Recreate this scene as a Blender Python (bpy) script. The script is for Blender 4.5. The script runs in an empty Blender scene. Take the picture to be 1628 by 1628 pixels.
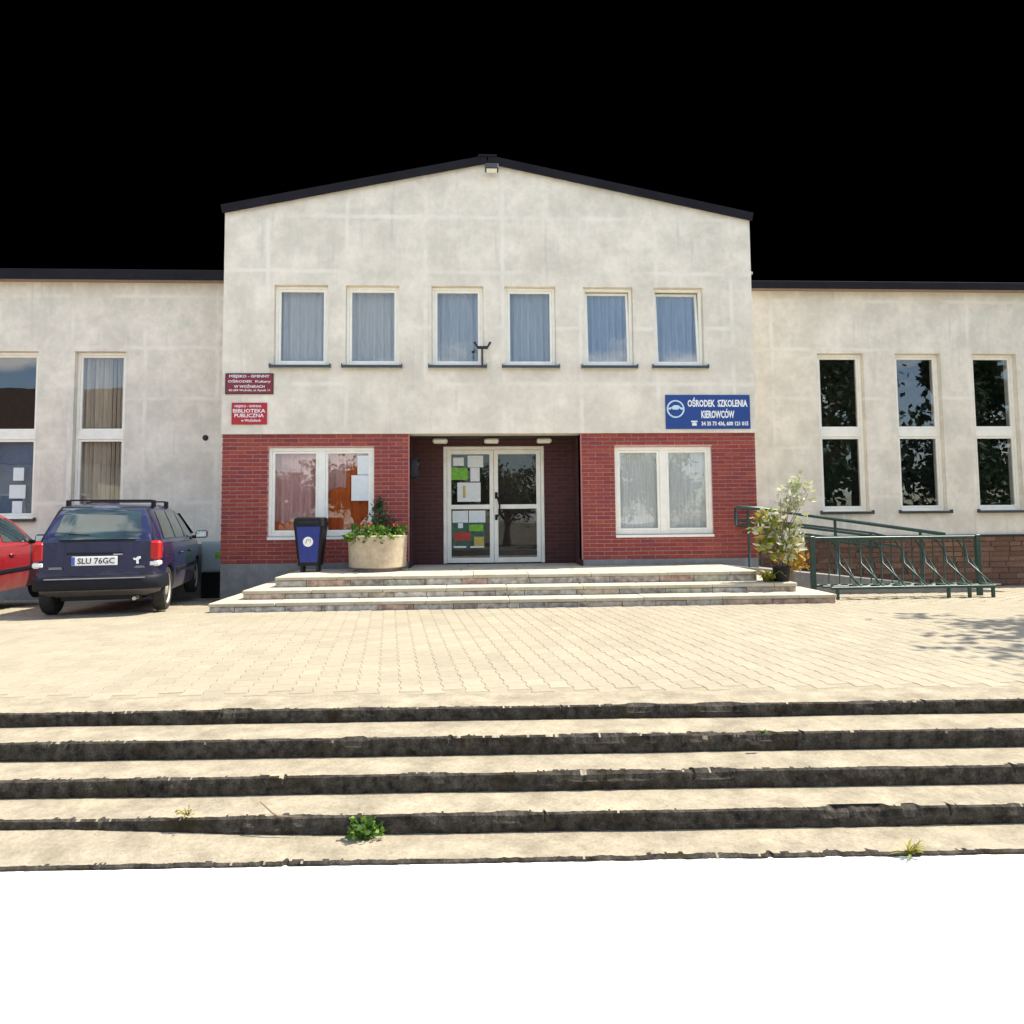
import bpy, bmesh, math, random
from math import sin, cos, pi, radians, sqrt
from mathutils import Vector, Matrix
import numpy as np
random.seed(7)
sc = bpy.context.scene
COL = sc.collection
# ------------------------------------------------------------------ camera
FPX, PPX, PPY, W = 1150.0, 814.0, 747.0, 1628.0
psi, th, rho = radians(3.0), math.atan(77 / 1150), 0.0092
f0 = Vector((sin(psi), cos(psi), 0)); r0 = Vector((cos(psi), -sin(psi), 0)); zz = Vector((0, 0, 1))
fw = f0 * cos(th) + zz * sin(th); u0 = -f0 * sin(th) + zz * cos(th)
rt = r0 * cos(rho) - u0 * sin(rho); up = u0 * cos(rho) + r0 * sin(rho)
CAM = Vector((0, 0, 1.2))
cam = bpy.data.cameras.new('camera'); co = bpy.data.objects.new('camera', cam); COL.objects.link(co)
M = Matrix((rt, up, -fw)).transposed().to_4x4(); M.translation = CAM
co.matrix_world = M
cam.sensor_width = 36.0; cam.lens = FPX / W * 36.0
cam.shift_x = 0.0; cam.shift_y = -(814.0 - PPY) / W
cam.clip_start = 0.05; cam.clip_end = 1000
sc.camera = co
# ------------------------------------------------------------------ sky, sun, exposure
SUN_EL, SUN_D = radians(59), radians(9.5)           # sun to the right, just behind the plane of the facade
w = bpy.data.worlds.new('World'); sc.world = w; w.use_nodes = True
nt = w.node_tree; nt.nodes.clear()
out = nt.nodes.new('ShaderNodeOutputWorld'); bg = nt.nodes.new('ShaderNodeBackground')
sky = nt.nodes.new('ShaderNodeTexSky'); sky.sky_type = 'NISHITA'; sky.sun_disc = False
sky.sun_elevation = SUN_EL; sky.sun_rotation = radians(90) - SUN_D; sky.air_density = 1.0; sky.dust_density = 0.8; sky.ozone_density = 1.8
tc = nt.nodes.new('ShaderNodeTexCoord'); mp = nt.nodes.new('ShaderNodeMapping'); mp.inputs['Scale'].default_value = (1.0, 1.0, 2.4)
nz = nt.nodes.new('ShaderNodeTexNoise'); nz.inputs['Scale'].default_value = 4.2; nz.inputs['Detail'].default_value = 8; nz.inputs['Roughness'].default_value = 0.56
rp = nt.nodes.new('ShaderNodeValToRGB'); rp.color_ramp.elements[0].position = 0.52; rp.color_ramp.elements[1].position = 0.62
mx = nt.nodes.new('ShaderNodeMix'); mx.data_type = 'RGBA'; mx.inputs[7].default_value = (8.5, 8.4, 8.2, 1)
nt.links.new(tc.outputs['Generated'], mp.inputs['Vector']); nt.links.new(mp.outputs[0], nz.inputs['Vector'])
nt.links.new(nz.outputs['Fac'], rp.inputs[0]); nt.links.new(rp.outputs[0], mx.inputs[0])
nt.links.new(sky.outputs[0], mx.inputs[6]); nt.links.new(mx.outputs[2], bg.inputs['Color'])
bg.inputs['Strength'].default_value = 0.14
nt.links.new(bg.outputs[0], out.inputs['Surface'])
sl = bpy.data.lights.new('sun', 'SUN'); sl.energy = 4.6; sl.angle = radians(0.53); sl.color = (1.0, 0.93, 0.79)
so = bpy.data.objects.new('sun', sl); COL.objects.link(so)
sd = Vector((cos(SUN_D) * cos(SUN_EL), sin(SUN_D) * cos(SUN_EL), sin(SUN_EL)))
so.rotation_euler = (-sd).to_track_quat('-Z', 'Y').to_euler(); so.location = (30, 5, 40)
sc.view_settings.view_transform = 'Standard'; sc.view_settings.look = 'None'
sc.view_settings.exposure = 1.0; sc.view_settings.gamma = 1.0; sc.view_settings.use_curve_mapping = False
# the photograph's sky is cut out (black): the picture has no backdrop, the sky still lights the place
sc.render.film_transparent = True
sc.render.image_settings.file_format = 'PNG'; sc.render.image_settings.color_mode = 'RGB'

# ------------------------------------------------------------------ materials
def newmat(name):
    m = bpy.data.materials.new(name); m.use_nodes = True
    return m, m.node_tree, m.node_tree.nodes['Principled BSDF']
def N(t, kind, **kw):
    n = t.nodes.new(kind)
    for k, v in kw.items():
        if k in n.inputs: n.inputs[k].default_value = v
        else: setattr(n, k, v)
    return n
def c4(c): return (c[0], c[1], c[2], 1)
def mixc(t, fac, a, b, blend='MIX'):
    n = t.nodes.new('ShaderNodeMix'); n.data_type = 'RGBA'; n.blend_type = blend
    for i, v in ((0, fac), (6, a), (7, b)):
        if hasattr(v, 'links'): t.links.new(v, n.inputs[i])
        else: n.inputs[i].default_value = v if i == 0 else c4(v)
    return n.outputs[2]
def ramp(t, src, p0, p1, a=(0, 0, 0), b=(1, 1, 1)):
    r = t.nodes.new('ShaderNodeValToRGB'); e = r.color_ramp.elements
    e[0].position, e[1].position = p0, p1; e[0].color, e[1].color = c4(a), c4(b)
    t.links.new(src, r.inputs[0]); return r.outputs[0]
def noise(t, scale, detail=6, rough=0.55, vec=None, sc3=None):
    n = N(t, 'ShaderNodeTexNoise', Scale=scale, Detail=detail, Roughness=rough)
    if vec is None: vec = N(t, 'ShaderNodeNewGeometry').outputs['Position']
    if sc3:
        m = N(t, 'ShaderNodeMapping'); m.inputs['Scale'].default_value = sc3
        t.links.new(vec, m.inputs['Vector']); vec = m.outputs[0]
    t.links.new(vec, n.inputs['Vector']); return n.outputs['Fac']
def bump(t, b, src, strength, dist=0.01):
    n = N(t, 'ShaderNodeBump', Strength=strength, Distance=dist)
    t.links.new(src, n.inputs['Height']); t.links.new(n.outputs[0], b.inputs['Normal'])
def plain(name, c, rough=0.6, metal=0.0, var=0.12, vscale=14, coat=0.0, spec=0.5, bmp=0.0, bscale=60):
    m, t, b = newmat(name)
    n = noise(t, vscale)
    d = tuple(x * (1 - var) for x in c); l = tuple(min(1, x * (1 + var)) for x in c)
    t.links.new(ramp(t, n, 0.3, 0.7, d, l), b.inputs['Base Color'])
    b.inputs['Roughness'].default_value = rough; b.inputs['Metallic'].default_value = metal
    b.inputs['Coat Weight'].default_value = coat; b.inputs['Coat Roughness'].default_value = 0.06
    b.inputs['Specular IOR Level'].default_value = spec
    if bmp: bump(t, b, noise(t, bscale), bmp)
    return m
def island(name, cols, rough=0.8, var=0.25, bmp=0.3, bscale=90, vscale=30):
    """one colour picked for each piece, plus fine grain"""
    m, t, b = newmat(name)
    g = N(t, 'ShaderNodeNewGeometry'); oi = N(t, 'ShaderNodeObjectInfo')
    a = N(t, 'ShaderNodeMath', operation='ADD'); fr = N(t, 'ShaderNodeMath', operation='FRACT')
    t.links.new(g.outputs['Random Per Island'], a.inputs[0]); t.links.new(oi.outputs['Random'], a.inputs[1]); t.links.new(a.outputs[0], fr.inputs[0])
    r = t.nodes.new('ShaderNodeValToRGB'); e = r.color_ramp.elements
    while len(e) < len(cols): e.new(0.5)
    for i, c in enumerate(cols): e[i].position = i / max(1, len(cols) - 1); e[i].color = c4(c)
    t.links.new(fr.outputs[0], r.inputs[0])
    n = noise(t, vscale, 5); s = ramp(t, n, 0.25, 0.75, (1 - var,) * 3, (1 + var * .4,) * 3)
    big = ramp(t, noise(t, .9, 6, .6), .3, .7, (.90, .90, .89), (1.05, 1.05, 1.05))
    t.links.new(mixc(t, 1.0, mixc(t, 1.0, r.outputs[0], s, 'MULTIPLY'), big, 'MULTIPLY'), b.inputs['Base Color'])
    b.inputs['Roughness'].default_value = rough
    if bmp: bump(t, b, noise(t, bscale, 4), bmp, 0.004)
    return m

def make_plaster():
    m, t, b = newmat('plaster')
    pos = N(t, 'ShaderNodeNewGeometry').outputs['Position']
    blot = ramp(t, noise(t, 1.7, 9, .68, pos), .40, .66, (.685, .625, .515), (.88, .80, .665))
    fine = ramp(t, noise(t, 9, 6, .6, pos), .3, .7, (.93, .93, .92), (1.03, 1.02, 1.02))
    colr = mixc(t, 1.0, blot, fine, 'MULTIPLY')
    grn = ramp(t, noise(t, 2.3, 8, .7, pos, (1.0, 1, .55)), .57, .74)
    colr = mixc(t, grn, colr, (.60, .585, .47))
    rain = ramp(t, noise(t, 3.2, 6, .6, pos, (2.6, 1, .18)), .58, .80)
    colr = mixc(t, N_mul(t, rain, .85), colr, (.53, .51, .455))
    # pale filled joints between the facade slabs
    sp = N(t, 'ShaderNodeSeparateXYZ'); wob = noise(t, 2.5, 4, .6, pos)
    t.links.new(pos, sp.inputs[0])
    bands = None
    for ax, per, off in (('X', 1.33, 0.77), ('Z', 0.97, 0.35)):
        a = N(t, 'ShaderNodeMath', operation='ADD'); t.links.new(sp.outputs[ax], a.inputs[0]); a.inputs[1].default_value = off + 40 * per
        wb = N(t, 'ShaderNodeMath', operation='MULTIPLY_ADD'); t.links.new(wob, wb.inputs[0]); wb.inputs[1].default_value = .09; t.links.new(a.outputs[0], wb.inputs[2])
        md = N(t, 'ShaderNodeMath', operation='PINGPONG'); t.links.new(wb.outputs[0], md.inputs[0]); md.inputs[1].default_value = per / 2
        r_ = ramp(t, md.outputs[0], .018, .05, (1, 1, 1), (0, 0, 0))
        bands = r_ if bands is None else mixc(t, 1.0, bands, r_, 'LIGHTEN')
    patch = ramp(t, noise(t, 1.1, 3, .5, pos, (1, 1, 1.3)), .42, .6)
    bands = mixc(t, 1.0, bands, patch, 'MULTIPLY')
    colr = mixc(t, N_mul(t, bands, .65), colr, (.87, .81, .70))
    t.links.new(colr, b.inputs['Base Color']); b.inputs['Roughness'].default_value = .92
    bump(t, b, noise(t, 45, 8, .7, pos), .25, .006)
    return m
def N_mul(t, src, k):
    n = N(t, 'ShaderNodeMath', operation='MULTIPLY'); t.links.new(src, n.inputs[0]); n.inputs[1].default_value = k; return n.outputs[0]

def make_glass(name, ior=.06, tint=(.965, .975, .975)):
    m = bpy.data.materials.new(name); m.use_nodes = True; t = m.node_tree; t.nodes.clear()
    o = N(t, 'ShaderNodeOutputMaterial'); mx = N(t, 'ShaderNodeMixShader'); tr = N(t, 'ShaderNodeBsdfTransparent'); gl = N(t, 'ShaderNodeBsdfGlossy')
    tr.inputs['Color'].default_value = c4(tint); gl.inputs['Roughness'].default_value = 0.0
    lw = N(t, 'ShaderNodeLayerWeight'); pw = N(t, 'ShaderNodeMath', operation='POWER'); t.links.new(lw.outputs['Facing'], pw.inputs[0]); pw.inputs[1].default_value = 5.0
    fr = N(t, 'ShaderNodeMath', operation='MULTIPLY_ADD'); t.links.new(pw.outputs[0], fr.inputs[0]); fr.inputs[1].default_value = 1 - ior; fr.inputs[2].default_value = ior
    bp = N(t, 'ShaderNodeBump', Strength=.05, Distance=.02); t.links.new(noise(t, 1.6, 2), bp.inputs['Height']); t.links.new(bp.outputs[0], gl.inputs['Normal'])
    t.links.new(fr.outputs[0], mx.inputs[0]); t.links.new(tr.outputs[0], mx.inputs[1]); t.links.new(gl.outputs[0], mx.inputs[2]); t.links.new(mx.outputs[0], o.inputs[0])
    return m
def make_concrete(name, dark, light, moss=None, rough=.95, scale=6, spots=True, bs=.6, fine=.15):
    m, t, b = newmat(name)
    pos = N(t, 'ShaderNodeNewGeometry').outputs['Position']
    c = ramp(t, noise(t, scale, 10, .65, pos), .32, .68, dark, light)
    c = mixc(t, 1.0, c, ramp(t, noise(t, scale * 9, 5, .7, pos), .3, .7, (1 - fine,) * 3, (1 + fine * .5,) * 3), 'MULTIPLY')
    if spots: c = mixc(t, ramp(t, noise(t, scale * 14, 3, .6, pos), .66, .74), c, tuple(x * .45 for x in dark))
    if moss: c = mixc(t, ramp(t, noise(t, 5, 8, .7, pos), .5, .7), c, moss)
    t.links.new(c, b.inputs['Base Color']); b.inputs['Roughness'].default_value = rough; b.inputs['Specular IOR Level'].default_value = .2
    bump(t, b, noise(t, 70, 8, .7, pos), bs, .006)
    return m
def make_leaf(name, cols, trans=.35):
    m = island(name, cols, .55, .2, 0)
    t = m.node_tree; b = t.nodes['Principled BSDF']
    src = b.inputs['Base Color'].links[0].from_socket
    tl = N(t, 'ShaderNodeBsdfTranslucent'); t.links.new(src, tl.inputs['Color'])
    ms = N(t, 'ShaderNodeMixShader'); ms.inputs[0].default_value = trans
    t.links.new(b.outputs[0], ms.inputs[1]); t.links.new(tl.outputs[0], ms.inputs[2])
    t.links.new(ms.outputs[0], t.nodes['Material Output'].inputs['Surface'])
    return m
def make_cloth(name, c, trans=.4):
    m, t, b = newmat(name)
    n = noise(t, 60, 3, .5, None, (1, 1, .05))
    s = ramp(t, n, .3, .7, tuple(x * .82 for x in c), tuple(min(1, x * 1.1) for x in c))
    t.links.new(s, b.inputs['Base Color']); b.inputs['Roughness'].default_value = .9
    tl = N(t, 'ShaderNodeBsdfTranslucent'); t.links.new(s, tl.inputs['Color'])
    ms = N(t, 'ShaderNodeMixShader'); ms.inputs[0].default_value = trans
    t.links.new(b.outputs[0], ms.inputs[1]); t.links.new(tl.outputs[0], ms.inputs[2]); t.links.new(ms.outputs[0], t.nodes['Material Output'].inputs['Surface'])
    return m
def make_paint(name, c, dust=(.40, .36, .30)):
    m, t, b = newmat(name)
    sp = N(t, 'ShaderNodeSeparateXYZ'); tcn = N(t, 'ShaderNodeTexCoord'); t.links.new(tcn.outputs['Object'], sp.inputs[0])
    a = N(t, 'ShaderNodeMath', operation='MULTIPLY_ADD'); t.links.new(noise(t, 5, 6), a.inputs[0]); a.inputs[1].default_value = .35; t.links.new(sp.outputs['Z'], a.inputs[2])
    f = ramp(t, a.outputs[0], .42, .74, (.40, .40, .40), (.01, .01, .01))
    t.links.new(mixc(t, f, c, dust), b.inputs['Base Color'])
    t.links.new(ramp(t, a.outputs[0], .42, .85, (.6, .6, .6), (.26, .26, .26)), b.inputs['Roughness'])
    b.inputs['Metallic'].default_value = .15; b.inputs['Coat Weight'].default_value = .6; b.inputs['Coat Roughness'].default_value = .08
    return m
MAT = dict(
    plaster=make_plaster(),
    brick=island('brick', [(.25, .036, .029), (.34, .048, .034), (.28, .040, .034), (.38, .068, .038), (.25, .034, .038), (.31, .052, .036)], .75, .3),
    mortar=plain('mortar', (.60, .37, .32), .95),
    plinth=make_concrete('plinth_render', (.20, .195, .19), (.30, .29, .28), None),
    stone=island('stone', [(.15, .075, .045), (.24, .12, .070), (.19, .10, .065), (.30, .16, .09), (.17, .085, .06)], .9, .4, .5, 50),
    stonejoint=plain('stone_joint', (.15, .11, .085), .95),
    roof=plain('roof_metal', (.011, .010, .013), .75, 0, .25, 3, 0, .2),
    pvc=plain('white_plastic', (.90, .86, .75), .35, 0, .05, 8),
    alu=plain('painted_aluminium', (.90, .86, .75), .4, 0, .06, 6),
    sill=plain('sill_metal', (.045, .055, .06), .32, .3, .2),
    glass=make_glass('window_glass', .088), doorglass=make_glass('door_glass', .045),
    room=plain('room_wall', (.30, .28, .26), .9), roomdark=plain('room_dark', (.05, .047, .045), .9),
    net=make_cloth('net_curtain', (.47, .49, .49), .2), pink=make_cloth('pink_curtain', (.74, .40, .37), .15), orange=make_cloth('orange_curtain', (.60, .11, .015), .12),
    neta=make_cloth('net_curtain_cream', (.60, .57, .50), .2), netsky=make_cloth('net_curtain_sky_tint', (.38, .46, .54), .2),  # bluer second net tone paints the mirrored sky into the cloth
    blind=make_cloth('blind_cloth', (.78, .78, .75), .15), slat=make_cloth('slat_cloth', (.80, .66, .48), .2),
    paver=island('paver', [(.305, .266, .192), (.325, .284, .205), (.29, .252, .182), (.34, .298, .214)], .95, .12, .35, 120, 22),
    joint=plain('joint_sand', (.26, .225, .155), 1.0),
    tread=make_concrete('tread_concrete', (.215, .185, .135), (.385, .335, .245), None, scale=5, fine=.22),
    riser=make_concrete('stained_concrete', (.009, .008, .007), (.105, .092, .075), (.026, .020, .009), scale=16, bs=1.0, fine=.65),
    porchtop=make_concrete('porch_slab', (.40, .355, .27), (.54, .49, .385), None, scale=4),
    porchface=island('porch_stone', [(.36, .31, .27), (.54, .50, .44), (.42, .40, .37), (.50, .34, .27), (.44, .44, .34), (.56, .50, .45), (.30, .28, .26)], .9, .75, .5, 40, 12),
    forecourt=make_concrete('pale_paving', (.76, .75, .72), (.85, .845, .83), None, scale=2, spots=False, bs=.15),
    earth=plain('earth', (.16, .14, .10), 1.0, 0, .3, 1.5),
    white=plain('white_print', (.85, .84, .82), .5, 0, .02), paper=plain('paper', (.74, .76, .74), .6, 0, .05),
    maroon=plain('maroon_enamel', (.20, .010, .022), .35, 0, .08), red=plain('red_enamel', (.42, .008, .015), .35, 0, .08), blue=plain('blue_enamel', (.006, .045, .23), .35, 0, .10),
    green=plain('green_metal', (.028, .062, .050), .38, .2, .3, 25), black=plain('black_plastic', (.008, .008, .009), .5, 0, .15, 14, 0, .25),
    rubber=plain('rubber', (.02, .019, .018), .85, 0, .3), steel=plain('steel', (.45, .45, .45), .3, .9, .1), dust_steel=plain('dusty_wheel', (.42, .39, .33), .6, .3, .2),
    lamp=plain('lamp_plastic', (.80, .78, .66), .35, 0, .03), dark=plain('dark_metal', (.02, .022, .026), .5, .3, .2),
    binblue=plain('bin_blue', (.004, .020, .20), .4, 0, .12), planter=make_concrete('planter_concrete', (.40, .32, .22), (.58, .48, .35), None, scale=9),
    soil=plain('soil', (.03, .022, .015), 1.0), wood=plain('wood', (.10, .06, .04), .9, 0, .35, 9), twig=plain('dry_twig', (.26, .18, .12), .9),
    cabinet=plain('cabinet_grey', (.33, .40, .42), .5, 0, .08), greenprint=plain('green_print', (.16, .42, .02), .5, 0, .3, 20), redprint=plain('red_print', (.42, .03, .015), .5), yellowprint=plain('yellow_print', (.50, .38, .06), .5),
    leafgreen=make_leaf('green_leaf', [(.05, .14, .015), (.10, .22, .02), (.17, .30, .03), (.04, .10, .02)]),
    leafdark=make_leaf('dark_leaf', [(.012, .04, .012), (.022, .06, .015), (.03, .075, .02)], .2),
    leafpale=make_leaf('pale_leaf', [(.55, .54, .40), (.68, .66, .55), (.40, .45, .18), (.60, .58, .42)], .3),
    leafyellow=make_leaf('yellow_leaf', [(.30, .30, .03), (.42, .36, .05), (.16, .24, .02), (.38, .20, .03)], .35),
    tree=make_leaf('tree_leaf', [(.018, .05, .012), (.035, .085, .018), (.05, .11, .025), (.025, .06, .02)], .2),
    flower=island('flower', [(.70, .16, .02), (.62, .02, .05), (.72, .28, .02)], .6, .1, 0), 
    carblue=make_paint('blue_paint', (.003, .006, .048)), carred=make_paint('red_paint', (.34, .008, .012), (.34, .24, .20)),
    carglass=plain('car_glass', (.016, .032, .030), .03, 0, .5, 3, 0.7, .8), bumper=plain('bumper_plastic', (.010, .011, .018), .6, 0, .15, 14, 0, .2),
    tailred=plain('tail_lamp_red', (.42, .006, .005), .25, 0, .1, 20), tailclear=plain('tail_lamp_clear', (.75, .72, .68), .2, 0, .05), chrome=plain('chrome', (.7, .7, .7), .15, 1.0, .03),
    housewall=plain('house_wall', (.50, .43, .33), .9, 0, .15, 2), tile=plain('roof_tile', (.055, .032, .024), .9, 0, .35, 6),
)
# ------------------------------------------------------------------ mesh helpers
def link(name, verts, faces, mat=None, parent=None, smooth=False):
    me = bpy.data.meshes.new(name); me.from_pydata([tuple(v) for v in verts], [], faces); me.validate(); me.update()
    if smooth: me.polygons.foreach_set('use_smooth', [True] * len(me.polygons))
    return linkme(name, me, mat, parent)
def linkme(name, me, mat=None, parent=None):
    o = bpy.data.objects.new(name, me); COL.objects.link(o)
    if mat is not None and not me.materials: me.materials.append(MAT[mat] if isinstance(mat, str) else mat)
    if parent is not None: o.parent = parent
    return o
def empty(name, loc=(0, 0, 0), rz=0.0):
    o = bpy.data.objects.new(name, None); o.empty_display_size = .1; COL.objects.link(o); o.location = loc; o.rotation_euler = (0, 0, rz); return o
def tag(o, label=None, cat=None, group=None, kind=None):
    if label: o['label'] = label
    if cat: o['category'] = cat
    if group: o['group'] = group
    if kind: o['kind'] = kind
    return o
class MB:
    def __init__(s): s.v = []; s.f = []
    def add(s, vs, fs):
        n = len(s.v); s.v += [tuple(v) for v in vs]; s.f += [tuple(i + n for i in f) for f in fs]; return s
    def box(s, x0, x1, y0, y1, z0, z1, M=None):
        vs = [(x, y, z) for z in (z0, z1) for y in (y0, y1) for x in (x0, x1)]
        if M is not None: vs = [M @ Vector(v) for v in vs]
        return s.add(vs, [(0, 2, 3, 1), (4, 5, 7, 6), (0, 1, 5, 4), (2, 6, 7, 3), (0, 4, 6, 2), (1, 3, 7, 5)])
    def cbox(s, x0, x1, y0, y1, z0, z1, c=.006, M=None):
        """box with chamfered edges on the faces seen"""
        bm = bmesh.new(); bmesh.ops.create_cube(bm, size=1)
        for v in bm.verts: v.co = Vector(((x0 + x1) / 2 + v.co.x * (x1 - x0), (y0 + y1) / 2 + v.co.y * (y1 - y0), (z0 + z1) / 2 + v.co.z * (z1 - z0)))
        bmesh.ops.bevel(bm, geom=bm.edges[:], offset=c, segments=1, affect='EDGES', profile=.5)
        bm.verts.ensure_lookup_table(); bm.verts.index_update()
        vs = [(M @ v.co) if M is not None else v.co.copy() for v in bm.verts]; fs = [[v.index for v in f.verts] for f in bm.faces]
        bm.free(); return s.add(vs, fs)
    def tube(s, pts, r, n=8, cap=True):
        pts = [Vector(p) for p in pts]; k = len(pts); rr = r if isinstance(r, (list, tuple)) else [r] * k
        base = len(s.v); up_ = Vector((0, 0, 1))
        for i, p in enumerate(pts):
            d = (pts[min(i + 1, k - 1)] - pts[max(i - 1, 0)]).normalized()
            a = d.cross(up_ if abs(d.z) < .95 else Vector((1, 0, 0))).normalized(); b = d.cross(a)
            for j in range(n): s.v.append(tuple(p + (a * cos(2 * pi * j / n) + b * sin(2 * pi * j / n)) * rr[i]))
        for i in range(k - 1):
            for j in range(n):
                q = base + i * n; s.f.append((q + j, q + (j + 1) % n, q + n + (j + 1) % n, q + n + j))
        if cap: s.f.append(tuple(base + j for j in range(n))); s.f.append(tuple(base + (k - 1) * n + n - 1 - j for j in range(n)))
        return s
    def lathe(s, prof, c, n=24, cap=True):
        base = len(s.v)
        for (r, z) in prof:
            for j in range(n): s.v.append((c[0] + r * cos(2 * pi * j / n), c[1] + r * sin(2 * pi * j / n), c[2] + z))
        for i in range(len(prof) - 1):
            for j in range(n):
                q = base + i * n; s.f.append((q + j, q + (j + 1) % n, q + n + (j + 1) % n, q + n + j))
        if cap: s.f.append(tuple(base + n - 1 - j for j in range(n))); s.f.append(tuple(base + (len(prof) - 1) * n + j for j in range(n)))
        return s
    def xform(s, M): s.v = [tuple(M @ Vector(v)) for v in s.v]; return s
    def build(s, name, mat, parent=None, smooth=False): return link(name, s.v, s.f, mat, parent, smooth)
def autosmooth(o, deg=35):
    me = o.data; me.polygons.foreach_set('use_smooth', [True] * len(me.polygons))
    try: me.set_sharp_from_angle(angle=radians(deg))
    except Exception: pass
    return o
def text_mesh(s, width, height, extr=.002, bold=.0):
    cu = bpy.data.curves.new('lettering', 'FONT'); cu.body = s; cu.extrude = extr; cu.size = 1; cu.offset = bold; cu.resolution_u = 2
    o = bpy.data.objects.new('lettering', cu); COL.objects.link(o)
    dg = bpy.context.evaluated_depsgraph_get(); me = bpy.data.meshes.new_from_object(o.evaluated_get(dg))
    bpy.data.objects.remove(o); bpy.data.curves.remove(cu)
    a = np.empty(len(me.vertices) * 3, np.float32); me.vertices.foreach_get('co', a); a = a.reshape(-1, 3)
    lo, hi = a.min(0), a.max(0)
    a[:, 0] = (a[:, 0] - (lo[0] + hi[0]) / 2) * width / (hi[0] - lo[0]); a[:, 1] = (a[:, 1] - (lo[1] + hi[1]) / 2) * height / (hi[1] - lo[1])
    me.vertices.foreach_set('co', a.ravel()); me.update(); me.materials.clear(); return me
def letter(s, x, y, z, width, height, mat, parent, rx=pi / 2, rz=0.0, bold=.0):
    o = linkme('lettering', text_mesh(s, width, height, .002, bold), mat, parent); o.location = (x, y, z); o.rotation_euler = (rx, 0, rz); return o
def holed_wall(mb, x0, x1, z0, z1, holes, yf, yb):
    """slab in the X-Z plane between yf (front) and yb with rectangular openings and their reveals"""
    xs = sorted({x0, x1, *[h[0] for h in holes], *[h[1] for h in holes]}); zs = sorted({z0, z1, *[h[2] for h in holes], *[h[3] for h in holes]})
    xs = [x for x in xs if x0 <= x <= x1]; zs = [z for z in zs if z0 <= z <= z1]
    solid = lambda i, j: 0 <= i < len(xs) - 1 and 0 <= j < len(zs) - 1 and not any(h[0] < (xs[i] + xs[i + 1]) / 2 < h[1] and h[2] < (zs[j] + zs[j + 1]) / 2 < h[3] for h in holes)
    for i in range(len(xs) - 1):
        for j in range(len(zs) - 1):
            if not solid(i, j): continue
            a, b, c, d = xs[i], xs[i + 1], zs[j], zs[j + 1]
            mb.add([(a, yf, c), (b, yf, c), (b, yf, d), (a, yf, d)], [(0, 1, 2, 3)]); mb.add([(a, yb, c), (b, yb, c), (b, yb, d), (a, yb, d)], [(3, 2, 1, 0)])
            if not solid(i - 1, j): mb.add([(a, yf, c), (a, yf, d), (a, yb, d), (a, yb, c)], [(0, 1, 2, 3)])
            if not solid(i + 1, j): mb.add([(b, yf, c), (b, yb, c), (b, yb, d), (b, yf, d)], [(0, 1, 2, 3)])
            if not solid(i, j - 1): mb.add([(a, yf, c), (a, yb, c), (b, yb, c), (b, yf, c)], [(0, 1, 2, 3)])
            if not solid(i, j + 1): mb.add([(a, yf, d), (b, yf, d), (b, yb, d), (a, yb, d)], [(0, 1, 2, 3)])
    return mb
def gz(y): return 0.0 if y < 9.7 else -.05 * (y - 9.7)         # the yard falls slightly towards the building
YF, YW, YD = 12.2, 13.7, 13.2
# ------------------------------------------------------------------ ground
prof = [(-200, -.46), (3.3, -.46), (4.6, -.5), (4.9, -.06), (9.7, -.06), (14.5, -.30), (200, -.30)]
g = MB()
for (a, za), (b, zb) in zip(prof[:-1], prof[1:]): g.add([(-250, a, za), (250, a, za), (250, b, zb), (-250, b, zb)], [(0, 1, 2, 3)])
tag(g.build('ground', 'earth'), kind='structure')
f = MB().add([(-40, -2.4, -.424), (40, -2.4, -.424), (40, 3.56 - .035 * 39.8, -.424), (-40, 3.56 + .035 * 40.2, -.424)], [(0, 1, 2, 3)])
f = tag(f.build('forecourt', 'forecourt'), kind='structure')
rd = MB().add([(-120, -12, -.452), (120, -12, -.452), (120, -2.5, -.452), (-120, -2.5, -.452)], [(0, 1, 2, 3)])
tag(rd.build('road', plain('asphalt', (.055, .055, .055), .9, 0, .2, 3)), kind='structure')
kb_ = MB().box(-120, 120, -2.5, -2.4, -.5, -.418); tag(kb_.build('kerb', 'plinth'), kind='structure')
# paved yard: sand bed and interlocking pavers laid at a slight angle
K_A = -.035; KX0 = .23                                         # the foreground steps run slightly askew
def kerb_y(x): return 5.04 + K_A * (x - KX0)
bed = MB()
xs = [-16, -8, 0, 8, 16]
rows = [None, 9.7, 13.75]
for i in range(4):
    a, b = xs[i], xs[i + 1]
    bed.add([(a, kerb_y(a), -.0045), (b, kerb_y(b), -.0045), (b, 9.7, -.0045), (a, 9.7, -.0045)], [(0, 1, 2, 3)])
    bed.add([(a, 9.7, -.0045), (b, 9.7, -.0045), (b, 13.95, gz(13.95) - .010), (a, 13.95, gz(13.95) - .010)], [(0, 1, 2, 3)])
yard = tag(bed.build('pavement', 'joint'), kind='structure')
PW, PL, PE = .151, .200, .007                                   # pitch across, length, bulge
def paver_outline(gap=.0030):
    w_, l_ = PW / 2, PL / 2 - gap * .45
    R = [(w_ + PE - gap, -l_), (w_ + PE - gap, -l_ * .62), (w_ - PE - gap, -l_ * .30), (w_ - PE - gap, l_ * .30), (w_ + PE - gap, l_ * .62), (w_ + PE - gap, l_)]
    return R + [(-x, y) for x, y in reversed(R)]
OL = paver_outline(); NO = len(OL); ch = .004
IN = [(x * (1 - ch / .07), y * (1 - ch / .09)) for x, y in OL]
pv = [(x, y, 0.0) for x, y in IN] + [(x, y, -.003) for x, y in OL] + [(x, y, -.03) for x, y in OL]
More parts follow.
